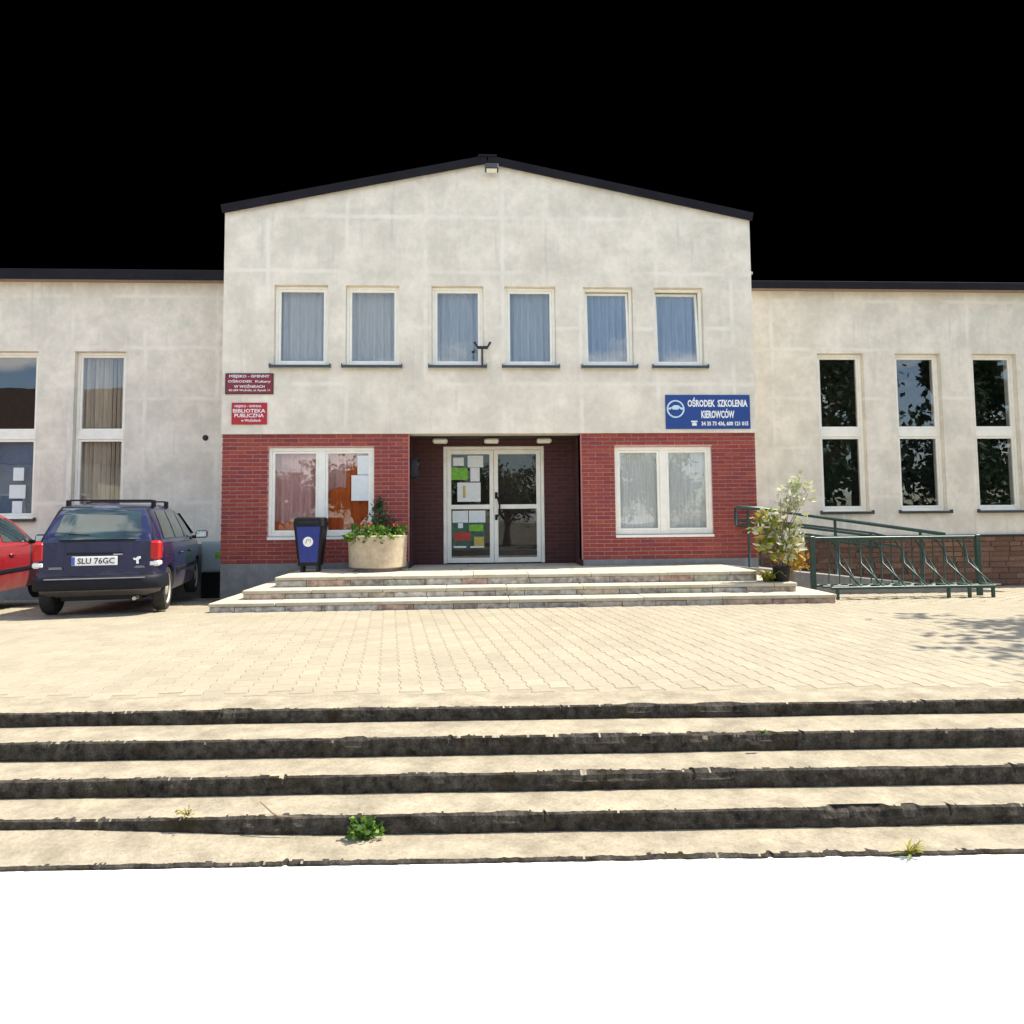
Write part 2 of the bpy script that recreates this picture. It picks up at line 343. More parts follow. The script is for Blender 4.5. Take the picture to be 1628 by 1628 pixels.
pf = [tuple(range(NO))] + [(i, i + NO, (i + 1) % NO + NO, (i + 1) % NO) for i in range(NO)] + [(i + NO, i + 2 * NO, (i + 1) % NO + 2 * NO, (i + 1) % NO + NO) for i in range(NO)]
PME = bpy.data.meshes.new('paver'); PME.from_pydata(pv, [], pf); PME.materials.append(MAT['paver'])
PA = radians(6.65); ca, sa = cos(PA), sin(PA)
cells = []
for i in range(-120, 120):
    for j in range(-20, 80):
        u_, v_ = i * PW, 4.6 + (j + (.5 if i % 2 else 0)) * PL
        x, y = u_ * ca - v_ * sa, u_ * sa + v_ * ca
        if y < kerb_y(x) + .085 or y > 13.75 or abs(x - .8) > 1.2 + y * .74: continue
        if 10.1 < y and -2.9 < x < 4.4: continue
        if y > 12.0 and -4.5 < x < 5.2: continue
        cells.append((y, x))
near = sorted((c for c in cells if abs(c[1] - .25) < .70 * c[0] + .2), key=lambda c: c[0] - K_A * c[1])[:300]
nset = set(near)
for y, x in near:
    o = linkme('paver', PME, None, yard); o.location = (x, y, random.uniform(-.0007, .0007)); o.rotation_euler = (random.gauss(0, .002), random.gauss(0, .003), PA + random.gauss(0, .006))
far = MB(); base = np.array(pv)
for y, x in cells:
    if (y, x) in nset: continue
    a = PA + random.gauss(0, .005); c_, s_ = cos(a), sin(a); tx, ty = random.gauss(0, .003), random.gauss(0, .002); z0 = gz(y) + random.uniform(-.0007, .0007)
    n = len(far.v)
    far.v += [(x + px * c_ - py * s_, y + px * s_ + py * c_, z0 + pz + px * tx + py * ty) for px, py, pz in pv]
    far.f += [tuple(q + n for q in ff) for ff in pf]
fo = far.build('paver_field', 'paver', yard); fo['kind'] = 'stuff'
# drain covers let into the yard on the right
# ------------------------------------------------------------------ foreground stairs
stairs = tag(empty('concrete_stairs', (0, 3.5, -.43)), 'worn concrete stairs with chipped edges and black stained risers across the foreground', 'stairs')
from mathutils import noise as mn
def fbm(x, s, k=0.0): return mn.noise(Vector((x * s, k, k * .7))) + .5 * mn.noise(Vector((x * s * 2.3, k + 5, 0))) + .3 * mn.noise(Vector((x * s * 5.1, k + 9, 0)))
EDGE = [(4.71, 0.0), (4.385, -.09), (4.085, -.20), (3.805, -.305), (3.525, -.405)]
BACK = [5.05, 4.75, 4.43, 4.13, 3.85]
BOT = [-.13, -.24, -.345, -.445, -.47]
CH = {0: [(-1.52, .11, .045), (1.05, .1, .03), (1.55, .16, .03), (2.5, .1, .02)], 1: [(-.72, .08, .03), (.75, .2, .025), (1.35, .1, .02), (1.7, .1, .03)], 2: [(.7, .4, .02), (1.3, .15, .03), (-.2, .05, .02)], 3: [(1.98, .17, .055), (2.25, .05, .04), (.2, .1, .015), (-1.2, .1, .01)], 4: [(.9, .1, .02), (1.7, .05, .03), (1.1, .2, .01)]}
for k, ((ye, ze), yb, zb) in enumerate(zip(EDGE, BACK, BOT)):
    xs = list(np.arange(-4.6, 4.8, .011)); xs = [-14, -9, -6] + [float(x) for x in xs] + [6, 9, 14]
    vs, fs = [], []; PT = 12
    for x in xs:
        sk = K_A * (x - .2)
        chip = max(0, fbm(x, 7, k * 3.1) - .2) * .016 + max(0, fbm(x, 2.2, k * 7.7 + 2) - .3) * .022 + max(0, fbm(x, 19, k) - .1) * .010 + max(0, fbm(x, 33, k + 8) - .2) * .014
        for cx, cw, cd in CH[k]:
            q = abs(x - cx) / cw
            if q < 1: chip += cd * min(1, (1 - q) * 3) * (.8 + .3 * fbm(x, 13, k + 2))
        for jx in ((-3.1, -1.62, .55, 2.9), (-2.4, -.15, 1.95), (-3.3, -1.05, 1.2, 3.0), (-1.9, .35, 2.45), (-.9, 1.4))[k]:
            if abs(x - jx) < .009: chip += .022
        rise = 0.0
        if k == 4 and x < -.75: rise = .06 * min(1, (-.75 - x) / 1.3) ** 1.3
        wv = fbm(x, .5, k + 40) * .006 + fbm(x, 1.7, k + 60) * .003
        e = ye + sk + wv; zt = ze + fbm(x, .6, k + 80) * .004
        rb = lambda q: fbm(x, 14, k * 5 + q * 2.3) * .007 + fbm(x, 4, k * 5 + q) * .006
        P = [(yb + sk, zt + .003 + rise), (e + .12, zt + .001 + rise * .45), (e + .05, zt + rise * .1), (e + .030 + chip * 1.3, zt), (e + .012 + chip * 1.2, zt - abs(fbm(x, 25, k + 3)) * .002),
             (e + chip * .55, zt - .008 - chip * .45), (e + chip * .25 + rb(1) * .5, zt - .022 - chip * .9), (e + rb(2), zt - .05), (e + .002 + rb(3), zt - .07), (e + .004 + rb(4), zt - .09), (e + .008 + rb(5) * .6, zb + .02), (e + .01, zb)]
        if k == 4: P[6:] = [(p[0], min(p[1], zt - .02)) for p in P[6:]]
        vs += [(x, p[0], p[1]) for p in P]
    for i in range(len(xs) - 1):
        for j in range(PT - 1):
            a = i * PT + j; fs.append((a, a + 1, a + PT + 1, a + PT))
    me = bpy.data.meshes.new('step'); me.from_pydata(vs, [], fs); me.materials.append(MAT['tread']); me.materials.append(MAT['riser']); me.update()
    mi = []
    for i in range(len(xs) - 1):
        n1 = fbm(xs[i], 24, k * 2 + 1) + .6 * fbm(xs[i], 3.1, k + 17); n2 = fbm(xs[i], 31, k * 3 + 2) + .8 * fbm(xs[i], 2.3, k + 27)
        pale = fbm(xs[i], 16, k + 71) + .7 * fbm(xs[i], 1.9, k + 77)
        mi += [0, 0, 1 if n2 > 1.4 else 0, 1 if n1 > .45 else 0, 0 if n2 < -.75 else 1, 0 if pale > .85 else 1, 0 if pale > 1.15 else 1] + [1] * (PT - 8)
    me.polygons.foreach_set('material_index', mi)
    o = linkme('step', me, None, None); o.parent = stairs; o.matrix_parent_inverse = Matrix.Translation((0, -3.5, .43))
# ------------------------------------------------------------------ porch
porch = tag(empty('entrance_porch', (.67, 9.8, 0)), 'low stone porch of three broad steps before the entrance door', 'porch')
def child(o, parent):
    o.parent = parent; o.matrix_parent_inverse = Matrix.Translation(-Vector(parent.location)); return o
PORCH = [(-2.86, 4.19, 10.6, .39, .245), (-3.19, 4.60, 10.2, .245, .12), (-3.50, 4.97, 9.8, .12, -.03)]
for k, (xa, xb, yf, zt, zbm) in enumerate(PORCH):
    m_ = MB().box(xa + .03, xb - .03, yf + .03, 12.18 if k else 13.08, -.3 if k == 2 else zbm - .04, zt - .055)
    if k == 0:
        m_ = MB().box(xa + .03, xb - .03, yf + .03, 12.18, zbm - .04, zt - .055)
    core = child(m_.build('step_core', 'plinth'), porch)
    # tread slabs with a nosing
    x = xa
    while x < xb - .05:
        L = min(random.uniform(.75, 1.15), xb - x)
        if xb - x - L < .3: L = xb - x
        deep = (PORCH[k - 1][2] + .05) if k else 11.35
        me = MB().cbox(x + .003, x + L - .003, yf - .018 + random.uniform(0, .008), deep, zt - .05, zt + random.uniform(-.003, .003), .008)
        child(me.build('tread_slab', 'porchtop'), porch); x += L
    if k:   # slabs on the side wings of the lower steps
        for s_, (sa_, sb_) in enumerate(((xa, PORCH[k - 1][0] + .03), (PORCH[k - 1][1] - .03, xb))):
            y = PORCH[k - 1][2] + .055
            while y < 12.1:
                L = min(.9, 12.16 - y); child(MB().cbox(sa_, sb_, y, y + L - .004, zt - .05, zt - .001, .008).build('tread_slab', 'porchtop'), porch); y += L
    x = xa + .012                                                 # stone facing of the riser
    while x < xb - .05:
        L = min(random.uniform(.28, .75), xb - .012 - x)
        if xb - .012 - x - L < .15: L = xb - .012 - x
        me = MB().cbox(x + .003, x + L - .003, yf + random.uniform(.0, .008), yf + .04, zbm - .0 if k < 2 else -.03, zt - .052 - random.choice((0, 0, 0, .006)), .006)
        child(me.build('riser_stone', 'porchface'), porch); x += L
    for xs_ in (xa, xb):
        child(MB().cbox(min(xs_, xs_ + (.035 if xs_ == xa else -.035)), max(xs_, xs_ + (.035 if xs_ == xa else -.035)), yf + .042, 12.16, -.3 if k == 2 else zbm, zt - .052, .005).build('riser_stone', 'porchface'), porch)
for i in range(8):                                                # landing slabs by the wall and in the doorway
    a = -2.86 + i * .881
    child(MB().cbox(a + .003, a + .878, 11.354, 12.175, .34, .39, .006).build('tread_slab', 'porchtop'), porch)
for i in range(3):
    a = -1.08 + i * .964
    child(MB().cbox(a + .003, a + .961, 12.18, 13.06, .34, .388, .006).build('tread_slab', 'porchtop'), porch)
# ------------------------------------------------------------------ the building
bld = tag(empty('public_building', (.33, YF, 0)), 'pale plastered building with gabled centre, brick ground floor and two long low wings', 'building')
def part(mb, name, mat, smooth=False): return child(mb.build(name, mat, None, smooth), bld)
XL, XR = -4.2, 4.87
UP = [(-3.36, -2.46), (-2.165, -1.26), (-.71, .17), (.54, 1.415), (1.90, 2.765), (3.13, 4.0)]
UZ = (3.80, 5.185)
LWn = (-3.44, -1.68, .92, 2.42); RWn = (2.40, 4.10, .90, 2.41); REC = (-1.10, 1.825, .39, 2.64)
m_ = MB(); holed_wall(m_, XL, XR, 2.64, 6.0, [(a, b, *UZ) for a, b in UP], YF, YF + .36)
AP = (.26, 7.36); EL, ER = 6.42, 6.40
for y, fl in ((YF, 0), (YF + .36, 1)):
    v_ = [(XL, y, 6.0), (XR, y, 6.0), (XR, y, ER), (AP[0], y, AP[1]), (XL, y, EL)]; m_.add(v_, [(0, 1, 2, 3, 4)] if not fl else [(4, 3, 2, 1, 0)])
part(m_, 'front_wall', 'plaster')
m_ = MB()
for x, z in ((XL, EL), (XR, ER)):
    a, b = (x, x + .3) if x < 0 else (x - .3, x)
    m_.box(a, b, YF + .362, 24, 2.4, z - .02)
m_.box(XL + .3, XR - .3, 23.7, 24, -.3, 6.4)
part(m_, 'side_wall', 'plaster')
for x0_, x1_ in ((XL, XL + .3), (XR - .3, XR)): part(MB().box(x0_ + .02, x1_ - .02, YF + .40, 24, -.3, 2.398), 'side_wall', 'plaster')
m_ = MB()
for z in (2.66, 5.75): m_.box(XL + .3, XR - .3, YF + 1.3 if z < 3 else YF + .37, 23.7, z, z + .2)
m_.box(XL + .3, XR - .3, YF + .37, YF + 1.3, 2.70, 2.86); m_.box(XL + .3, XR - .3, YF + .4, 23.7, .1, .3)
part(m_, 'floor_slab', 'room')
part(MB().box(XL + .3, XR - .3, YF + 4.0, YF + 4.1, .3, 5.75), 'room_partition', 'room')
for x in (-1.32, 2.02): part(MB().box(x, x + .1, YF + .95, YF + 4.0, .31, 2.65), 'room_partition', 'room')
for x in (-1.0, .35, 1.65): part(MB().box(x - .03, x + .03, YF + .37, YF + 4.0, 2.87, 5.75), 'room_partition', 'room')
# gable roof with dark verge
for (xa, za, xb, zb) in ((XL - .03, EL - .0, AP[0], AP[1]), (AP[0], AP[1], XR + .03, ER)):
    d = Vector((xb - xa, 0, zb - za)).normalized(); n = Vector((-d.z, 0, d.x))
    A = Vector((xa, 0, za)); B = Vector((xb, 0, zb)); v_ = []
    for y in (YF - .06, 24.1): v_ += [(p.x, y, p.z) for p in (A + n * .0, B + n * .0, B + n * .105, A + n * .105)]
    part(MB().add(v_, [(0, 1, 2, 3), (7, 6, 5, 4), (0, 4, 5, 1), (3, 2, 6, 7), (0, 3, 7, 4), (1, 5, 6, 2)]), 'roof', 'roof')
    v_ = []
    for y in (YF - .075, YF - .045): v_ += [(p.x, y, p.z) for p in (A + n * -.025, B + n * -.025, B + n * .115, A + n * .115)]
    part(MB().add(v_, [(0, 1, 2, 3), (7, 6, 5, 4), (0, 4, 5, 1), (3, 2, 6, 7), (0, 3, 7, 4), (1, 5, 6, 2)]), 'verge_trim', 'roof')
part(MB().box(AP[0] - .16, AP[0] + .16, YF - .085, 24, AP[1] + .085, AP[1] + .125), 'ridge_cap', 'roof')
# ---- brick ground floor
BY = YF + .045                                                     # mortar face; bricks stand 14 mm proud
def brick_panel(x0, x1, z0, z1, hole, quota):
    m_ = MB(); holed_wall(m_, x0, x1, z0, z1, [hole], BY, BY + .33)
    pan = part(m_, 'brick_panel', 'mortar')
    cache = {}; rest = MB(); todo = []
    nc = int(round((z1 - z0) / .0675)); ph = (z1 - z0) / nc
    for r in range(nc):
        za, zb = z0 + r * ph + .006, z0 + (r + 1) * ph - .006
        x = x0 - (.125 if r % 2 else 0)
        while x < x1:
            a, b = max(x + .006, x0), min(x + .244, x1); x += .25
            segs = [(a, b)]
            if zb > hole[2] and za < hole[3]:
                segs = [(p, q) for p, q in ((a, min(b, hole[0])), (max(a, hole[1]), b)) if q - p > .02]
            for p, q in segs:
                if q - p > .02: todo.append((round(q - p, 3), (p + q) / 2, (za + zb) / 2))
    todo.sort(key=lambda t: -t[0] + random.random() * .002)
    h = (ph - .012) / 2
    def verts(L): 
        l = L / 2; c = .003
        return [(-l, .02, -h), (l, .02, -h), (l, .02, h), (-l, .02, h), (-l, -.011, -h), (l, -.011, -h), (l, -.011, h), (-l, -.011, h), (-l + c, -.014, -h + c), (l - c, -.014, -h + c), (l - c, -.014, h - c), (-l + c, -.014, h - c)]
    F_ = [(0, 1, 5, 4), (1, 2, 6, 5), (2, 3, 7, 6), (3, 0, 4, 7), (4, 5, 9, 8), (5, 6, 10, 9), (6, 7, 11, 10), (7, 4, 8, 11), (8, 9, 10, 11)]
    for i, (L, cx, cz) in enumerate(todo):
        jy, jr = random.gauss(0, .0015), random.gauss(0, .004)
        if i < quota:
            if L not in cache:
                me = bpy.data.meshes.new('brick'); me.from_pydata(verts(L), [], F_); me.materials.append(MAT['brick']); cache[L] = me
            o = linkme('brick', cache[L], None, None); o.parent = pan; o.location = (cx, BY + jy, cz); o.rotation_euler = (0, 0, jr)
        else: rest.add([(v[0] + cx, v[1] + BY + jy, v[2] + cz) for v in verts(L)], F_)
    if rest.v: o = rest.build('brick_filling', 'brick'); o.parent = pan; o['kind'] = 'stuff'
    return pan
def fix_children(p):                                               # pieces were placed in world metres
    for c in p.children: c.matrix_parent_inverse = p.matrix_parent_inverse.copy() @ Matrix.Identity(4)
for args in ((XL + .01, REC[0], .49, 2.638, LWn, 150), (REC[1], XR - .01, .49, 2.638, RWn, 150)):
    p = brick_panel(*args)
# corner strips of pale tile beside the recess, recess walls and soffit
for x0_, x1_, n_ in ((REC[0] - .012, REC[0] + .012, 0), (REC[1] - .012, REC[1] + .012, 1)):
    part(MB().box(x0_, x1_, BY - .018, BY + .012, .49, 2.636), 'corner_strip', plain('corner_tile%d' % n_, (.42, .16, .14), .7))
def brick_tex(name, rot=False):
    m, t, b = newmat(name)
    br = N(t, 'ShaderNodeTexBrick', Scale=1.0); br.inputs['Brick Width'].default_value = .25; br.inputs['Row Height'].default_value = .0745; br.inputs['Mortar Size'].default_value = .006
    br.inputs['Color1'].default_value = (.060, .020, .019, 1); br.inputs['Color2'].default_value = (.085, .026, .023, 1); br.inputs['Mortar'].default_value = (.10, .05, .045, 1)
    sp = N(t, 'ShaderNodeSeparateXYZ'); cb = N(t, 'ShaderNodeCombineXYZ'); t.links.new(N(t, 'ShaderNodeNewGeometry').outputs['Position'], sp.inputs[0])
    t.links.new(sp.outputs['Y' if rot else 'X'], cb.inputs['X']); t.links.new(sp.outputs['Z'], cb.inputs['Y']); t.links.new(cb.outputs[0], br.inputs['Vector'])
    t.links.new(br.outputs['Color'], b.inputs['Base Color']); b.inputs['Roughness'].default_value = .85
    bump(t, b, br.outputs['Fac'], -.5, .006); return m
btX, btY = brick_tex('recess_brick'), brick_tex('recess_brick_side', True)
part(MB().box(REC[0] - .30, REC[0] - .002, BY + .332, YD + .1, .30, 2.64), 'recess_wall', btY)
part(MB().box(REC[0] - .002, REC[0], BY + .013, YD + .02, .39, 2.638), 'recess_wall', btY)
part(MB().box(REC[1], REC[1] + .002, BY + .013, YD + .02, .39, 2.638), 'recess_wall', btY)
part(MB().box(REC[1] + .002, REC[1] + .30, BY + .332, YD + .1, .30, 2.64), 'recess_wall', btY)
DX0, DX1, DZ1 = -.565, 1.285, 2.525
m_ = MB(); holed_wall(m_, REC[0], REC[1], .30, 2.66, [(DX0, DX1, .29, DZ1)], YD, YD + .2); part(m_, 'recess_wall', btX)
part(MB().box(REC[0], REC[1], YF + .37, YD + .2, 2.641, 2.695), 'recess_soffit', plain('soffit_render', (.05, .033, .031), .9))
# plinth
for a_, b_ in ((XL + .02, REC[0] - .01), (REC[1] + .01, XR - .02)): part(MB().box(a_, b_, YF + .018, YF + .35, -.35, .489), 'plinth', 'plinth')
pass
part(MB().box(REC[0], REC[1], YF + .37, YD + 2, -.3, .33), 'threshold_slab', 'plinth')

# ---- windows
def window(x0, x1, z0, z1, yf, cols=1, rows=(), bw=.065, mull=.09, tilt=None, sill=True, sill_col='sill', recess=.10, name='window', sill_over=.05):
    """frame, panes and sill under one window part; yf is the wall face"""
    wnd = child(empty(name, ((x0 + x1) / 2, yf + recess, z0)), bld)
    base = Vector(((x0 + x1) / 2, yf + recess, z0))
    def put(mb, nm, mt, M=None):
        mb.xform(Matrix.Translation(-base)); o = mb.build(nm, mt, wnd)
        if M is not None: o.matrix_local = M
        return o
    y = yf + recess
    fr = MB()
    fr.cbox(x0 + .002, x0 + bw, y, y + .07, z0 + .002, z1 - .002, .005); fr.cbox(x1 - bw, x1 - .002, y, y + .07, z0 + .002, z1 - .002, .005)
    fr.cbox(x0 + bw - .001, x1 - bw + .001, y + .001, y + .069, z1 - bw, z1 - .003, .005); fr.cbox(x0 + bw - .001, x1 - bw + .001, y + .001, y + .069, z0 + .003, z0 + bw * 1.15, .005)
    xe = [x0 + bw] + [x1 - bw]; ze = [z0 + bw * 1.15, z1 - bw]
    xb = [x0 + bw] ; 
    cw = (x1 - x0 - 2 * bw - (cols - 1) * mull) / cols; spans = []
    for i in range(cols):
        a = x0 + bw + i * (cw + mull); spans.append((a, a + cw))
        if i: fr.cbox(a - mull, a, y + .002, y + .068, z0 + bw * 1.15, z1 - bw, .005)
    zsp = []; lo = z0 + bw * 1.15
    for (ra, rb) in rows:
        zsp.append((lo, ra)); lo = rb
        fr.cbox(x0 + bw - .001, x1 - bw + .001, y - .004, y + .066, ra, rb, .005)
    zsp.append((lo, z1 - bw))
    put(fr, 'frame', 'pvc')
    for a, b in spans:
        for c, d in zsp:
            sw = .042
            sash = MB(); 
            sash.cbox(a + .002, a + sw, y + .010, y + .058, c + .002, d - .002, .004); sash.cbox(b - sw, b - .002, y + .010, y + .058, c + .002, d - .002, .004)
            sash.cbox(a + sw - .001, b - sw + .001, y + .011, y + .057, c + .002, c + sw, .004); sash.cbox(a + sw - .001, b - sw + .001, y + .011, y + .057, d - sw, d - .002, .004)
            T = None
            if tilt:
                pv_ = Vector((0, y + .03, c)) - base; pv_.x = 0
                T = Matrix.Translation(pv_) @ Matrix.Rotation(radians(-tilt), 4, 'X') @ Matrix.Translation(-pv_)
            put(sash, 'sash', 'pvc', T)
            pn = MB().box(a + sw - .004, b - sw + .004, y + .030, y + .036, c + sw - .004, d - sw + .004); put(pn, 'pane', 'glass', T)
    if sill:
        sm = MB().cbox(x0 - sill_over, x1 + sill_over, yf - .075, y + .02, z0 - .022, z0 - .002, .004)
        sm.cbox(x0 - sill_over, x1 + sill_over, yf - .085, yf - .070, z0 - .05, z0 - .004, .003)
        for xx in (x0 - sill_over, x1 + sill_over): sm.box(xx - .006, xx + .006, yf - .08, y, z0 - .045, z0 + .022)
        put(sm, 'sill', sill_col)
    return wnd
for i, (a, b) in enumerate(UP): window(a, b, *UZ, YF, bw=.05, tilt=(None, None, None, None, 3.5, 4.2)[i], recess=.09)
window(*LWn, BY - .014, cols=2, bw=.06, mull=.12, sill=False, recess=.06)
window(*RWn, BY - .014, cols=2, bw=.06, mull=.12, sill=False, recess=.06)
for (a, b, c, d) in (LWn, RWn): part(MB().cbox(a + .002, b - .002, BY - .022, BY + .06, c - .045, c + .0, .005), 'window_ledge', 'pvc')
# ---- wings
WZ = (1.27, 4.38); LW = [(-10.5, -9.58), (-8.99, -8.07), (-7.41, -6.48)]; RW = [(6.74, 7.67), (8.31, 9.24), (9.89, 10.80), (11.45, 12.37)]
for x0_, x1_, hs in ((-17, XL - .003, LW), (XR + .003, 17.5, RW)):
    dz = -.06 if x0_ < 0 else -.13
    m_ = MB(); holed_wall(m_, x0_, x1_, .78, 5.75 + dz, [(a, b, *WZ) for a, b in hs], YW, YW + .36); part(m_, 'wing_wall', 'plaster')
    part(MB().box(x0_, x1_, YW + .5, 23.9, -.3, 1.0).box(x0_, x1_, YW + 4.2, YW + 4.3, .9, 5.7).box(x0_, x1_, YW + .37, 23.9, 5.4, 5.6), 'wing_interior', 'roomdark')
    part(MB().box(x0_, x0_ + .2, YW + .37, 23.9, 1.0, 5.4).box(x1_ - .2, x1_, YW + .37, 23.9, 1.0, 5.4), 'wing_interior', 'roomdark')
    lo_, hi_ = (x0_, x1_) 
    tk = .045 if x0_ > 0 else 0
    v_ = [(x, y, z + dz) for x, y, z in ((lo_, YW - .20, 5.78), (hi_, YW - .20, 5.78), (hi_, 24, 5.85), (lo_, 24, 5.85), (lo_, YW - .20, 5.90 - tk), (hi_, YW - .20, 5.90 - tk), (hi_, 24, 5.98), (lo_, 24, 5.98))]
    part(MB().add(v_, [(0, 3, 2, 1), (4, 5, 6, 7), (0, 1, 5, 4), (1, 2, 6, 5), (2, 3, 7, 6), (3, 0, 4, 7)]), 'wing_roof', 'roof')
    part(MB().cbox(lo_, hi_, YW - .235, YW - .203, 5.735 + dz, 5.925 - tk + dz, .004), 'fascia_board', 'roof')
    part(MB().box(lo_, hi_, YW - .20, YW + .01, 5.752 + dz, 5.778 + dz), 'eaves_soffit', plain('eaves_board', (.30, .22, .17), .9))
for a, b in LW: window(a, b, *WZ, YW, rows=((2.74, 2.90),), bw=.055, recess=.10)
for a, b in RW: window(a, b, *WZ, YW, rows=((2.74, 2.90),), bw=.055, recess=.10)
part(MB().box(-17, XL - .01, YW - .03, YW + .36, -.45, .779), 'plinth', 'plinth')
# stone plinth of the right wing, stone by stone
sp_ = part(MB().box(XR + .01, 17.5, YW - .012, YW + .36, -.45, .77), 'stone_plinth', 'stonejoint')
part(MB().cbox(XR + .01, 17.5, YW - .06, YW + .1, .771, .80, .004), 'plinth_flashing', 'dark')
z = -.28
while z < .74:
    hgt = min(random.uniform(.085, .115), .765 - z); x = XR + .03 + random.uniform(0, .1)
    while x < 12.6:
        L = random.uniform(.20, .46); c = .008; j = lambda: random.uniform(-.008, .008)
        y0 = YW - .03 + random.uniform(-.012, .008)
        v_ = [(x + .006 + j() * .5, y0 + j(), z + .006), (x + L - .006, y0 + j(), z + .006 + abs(j())), (x + L - .006 + j() * .5, y0 + j(), z + hgt - .006), (x + .006, y0 + j(), z + hgt - .006 - abs(j()))]
        v_ += [(p[0], YW + .02, p[2]) for p in v_]
        o = link('stone', v_, [(0, 1, 2, 3), (0, 4, 5, 1), (1, 5, 6, 2), (2, 6, 7, 3), (3, 7, 4, 0)], 'stone'); o.parent = sp_
        x += L
    z += hgt
# ---- entrance door
door = child(empty('entrance_door', ((DX0 + DX1) / 2, YD + .03, .39)), bld)
dbase = Vector(((DX0 + DX1) / 2, YD + .03, .39))
def dput(mb, nm, mt, parent=door, smooth=False): mb.xform(Matrix.Translation(-dbase)); return mb.build(nm, mt, parent, smooth)
dy = YD + .03
m_ = MB(); m_.cbox(DX0 + .002, DX0 + .065, dy, dy + .08, .39, DZ1 - .002, .005); m_.cbox(DX1 - .065, DX1 - .002, dy, dy + .08, .39, DZ1 - .002, .005); m_.cbox(DX0 + .064, DX1 - .064, dy + .001, dy + .079, DZ1 - .065, DZ1 - .003, .005)
dput(m_, 'frame', 'alu')
LEAF = ((DX0 + .07, .355), (.36, DX1 - .07))
TR = (1.375, 1.455)
for a, b in LEAF:
    st = .075; z0, z1 = .40, DZ1 - .07
    m_ = MB(); m_.cbox(a, a + st, dy + .012, dy + .062, z0, z1, .004); m_.cbox(b - st, b, dy + .012, dy + .062, z0, z1, .004)
    m_.cbox(a + st - .001, b - st + .001, dy + .013, dy + .061, z0, z0 + .09, .004); m_.cbox(a + st - .001, b - st + .001, dy + .013, dy + .061, z1 - st, z1, .004); m_.cbox(a + st - .001, b - st + .001, dy + .013, dy + .061, TR[0] + .0, TR[1], .004)
    dput(m_, 'leaf', 'alu')
    for c, d in ((z0 + .09, TR[0]), (TR[1], z1 - st)): dput(MB().box(a + st - .003, b - st + .003, dy + .035, dy + .042, c - .003, d + .003), 'pane', 'doorglass')
dput(MB().tube([(.40, dy + .012, 1.63), (.40, dy - .045, 1.62), (.43, dy - .06, 1.55), (.46, dy - .06, 1.45), (.455, dy - .06, 1.32), (.42, dy - .05, 1.24), (.40, dy + .012, 1.22)], .016, 8), 'handle', 'black', smooth=True)
dput(MB().cbox(.375, .425, dy + .0, dy + .012, 1.56, 1.68, .003).cbox(.375, .425, dy + .0, dy + .012, 1.17, 1.27, .003), 'lock_plate', 'black')
for z in (.62, 1.5, 2.2):
    for x in (DX0 + .03, DX1 - .045): dput(MB().cbox(x, x + .018, dy - .012, dy + .002, z, z + .11, .003), 'hinge', 'alu')
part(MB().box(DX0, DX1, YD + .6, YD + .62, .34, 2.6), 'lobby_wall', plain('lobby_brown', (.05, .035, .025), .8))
# ------------------------------------------------------------------ things fixed to the facade
def boxthing(name, label, cat, mb, mat, group=None, smooth=False): return tag(mb.build(name, mat, None, smooth), label, cat, group)
# signs
def sign(name, label, x0, x1, z0, z1, yf, mat, rim=None):
    o = empty(name, ((x0 + x1) / 2, yf, z0)); tag(o, label, 'sign')
    b = MB().cbox((x0 - x1) / 2, (x1 - x0) / 2, -.022, -.002, 0, z1 - z0, .003).build('board', mat, o)
    if rim:
        hw, hh = (x1 - x0) / 2, z1 - z0; r = MB()
        for a in ((-hw, hw, 0, .012), (-hw, hw, hh - .012, hh), (-hw, -hw + .012, .012, hh - .012), (hw - .012, hw, .012, hh - .012)): r.box(a[0], a[1], -.026, -.021, a[2], a[3])
        r.build('rim', rim, o)
    return o
S1 = sign('wall_sign', 'wide dark maroon enamel sign with four lines of white lettering', -4.14, -3.35, 3.31, 3.66, YF, 'maroon', 'dark')
for s, z, w_, h_, x_ in (('MIEJSKO - GMINNY', .295, .66, .060, 0), ('OŚRODEK  Kultury', .215, .70, .066, 0), ('W WOŹNIKACH', .135, .50, .060, 0), ('42-289 Woźniki, ul. Rynek 11', .062, .68, .045, 0)):
    letter(s, x_, -.024, z, w_, h_, 'white', S1, bold=.012)
S2 = sign('wall_sign', 'small bright red enamel sign with white lettering under the maroon sign', -4.03, -3.45, 2.80, 3.165, YF, 'red')
for s, z, w_, h_, x_ in (('MIEJSKO - GMINNA', .300, .44, .05, -.02), ('BIBLIOTEKA', .228, .53, .062, 0), ('PUBLICZNA', .150, .48, .062, 0), ('w Woźnikach', .07, .32, .05, .03)):
    letter(s, x_, -.024, z, w_, h_, 'white', S2, bold=.015)
S3 = sign('wall_sign', 'blue driving school sign with white lettering and round car emblem', 3.29, 4.77, 2.705, 3.295, YF, 'blue')
for s, z, w_, h_, x_ in (('OŚRODEK  SZKOLENIA', .462, 1.05, .165, .17), ('KIEROWCÓW', .265, .58, .165, .17), ('34 35 73 436, 600 121 015', .085, .82, .085, .29)):
    letter(s, x_, -.024, z, w_, h_, 'white', S3, bold=.035)
cx, cz, R_ = -.565, .345, .155
em = MB()
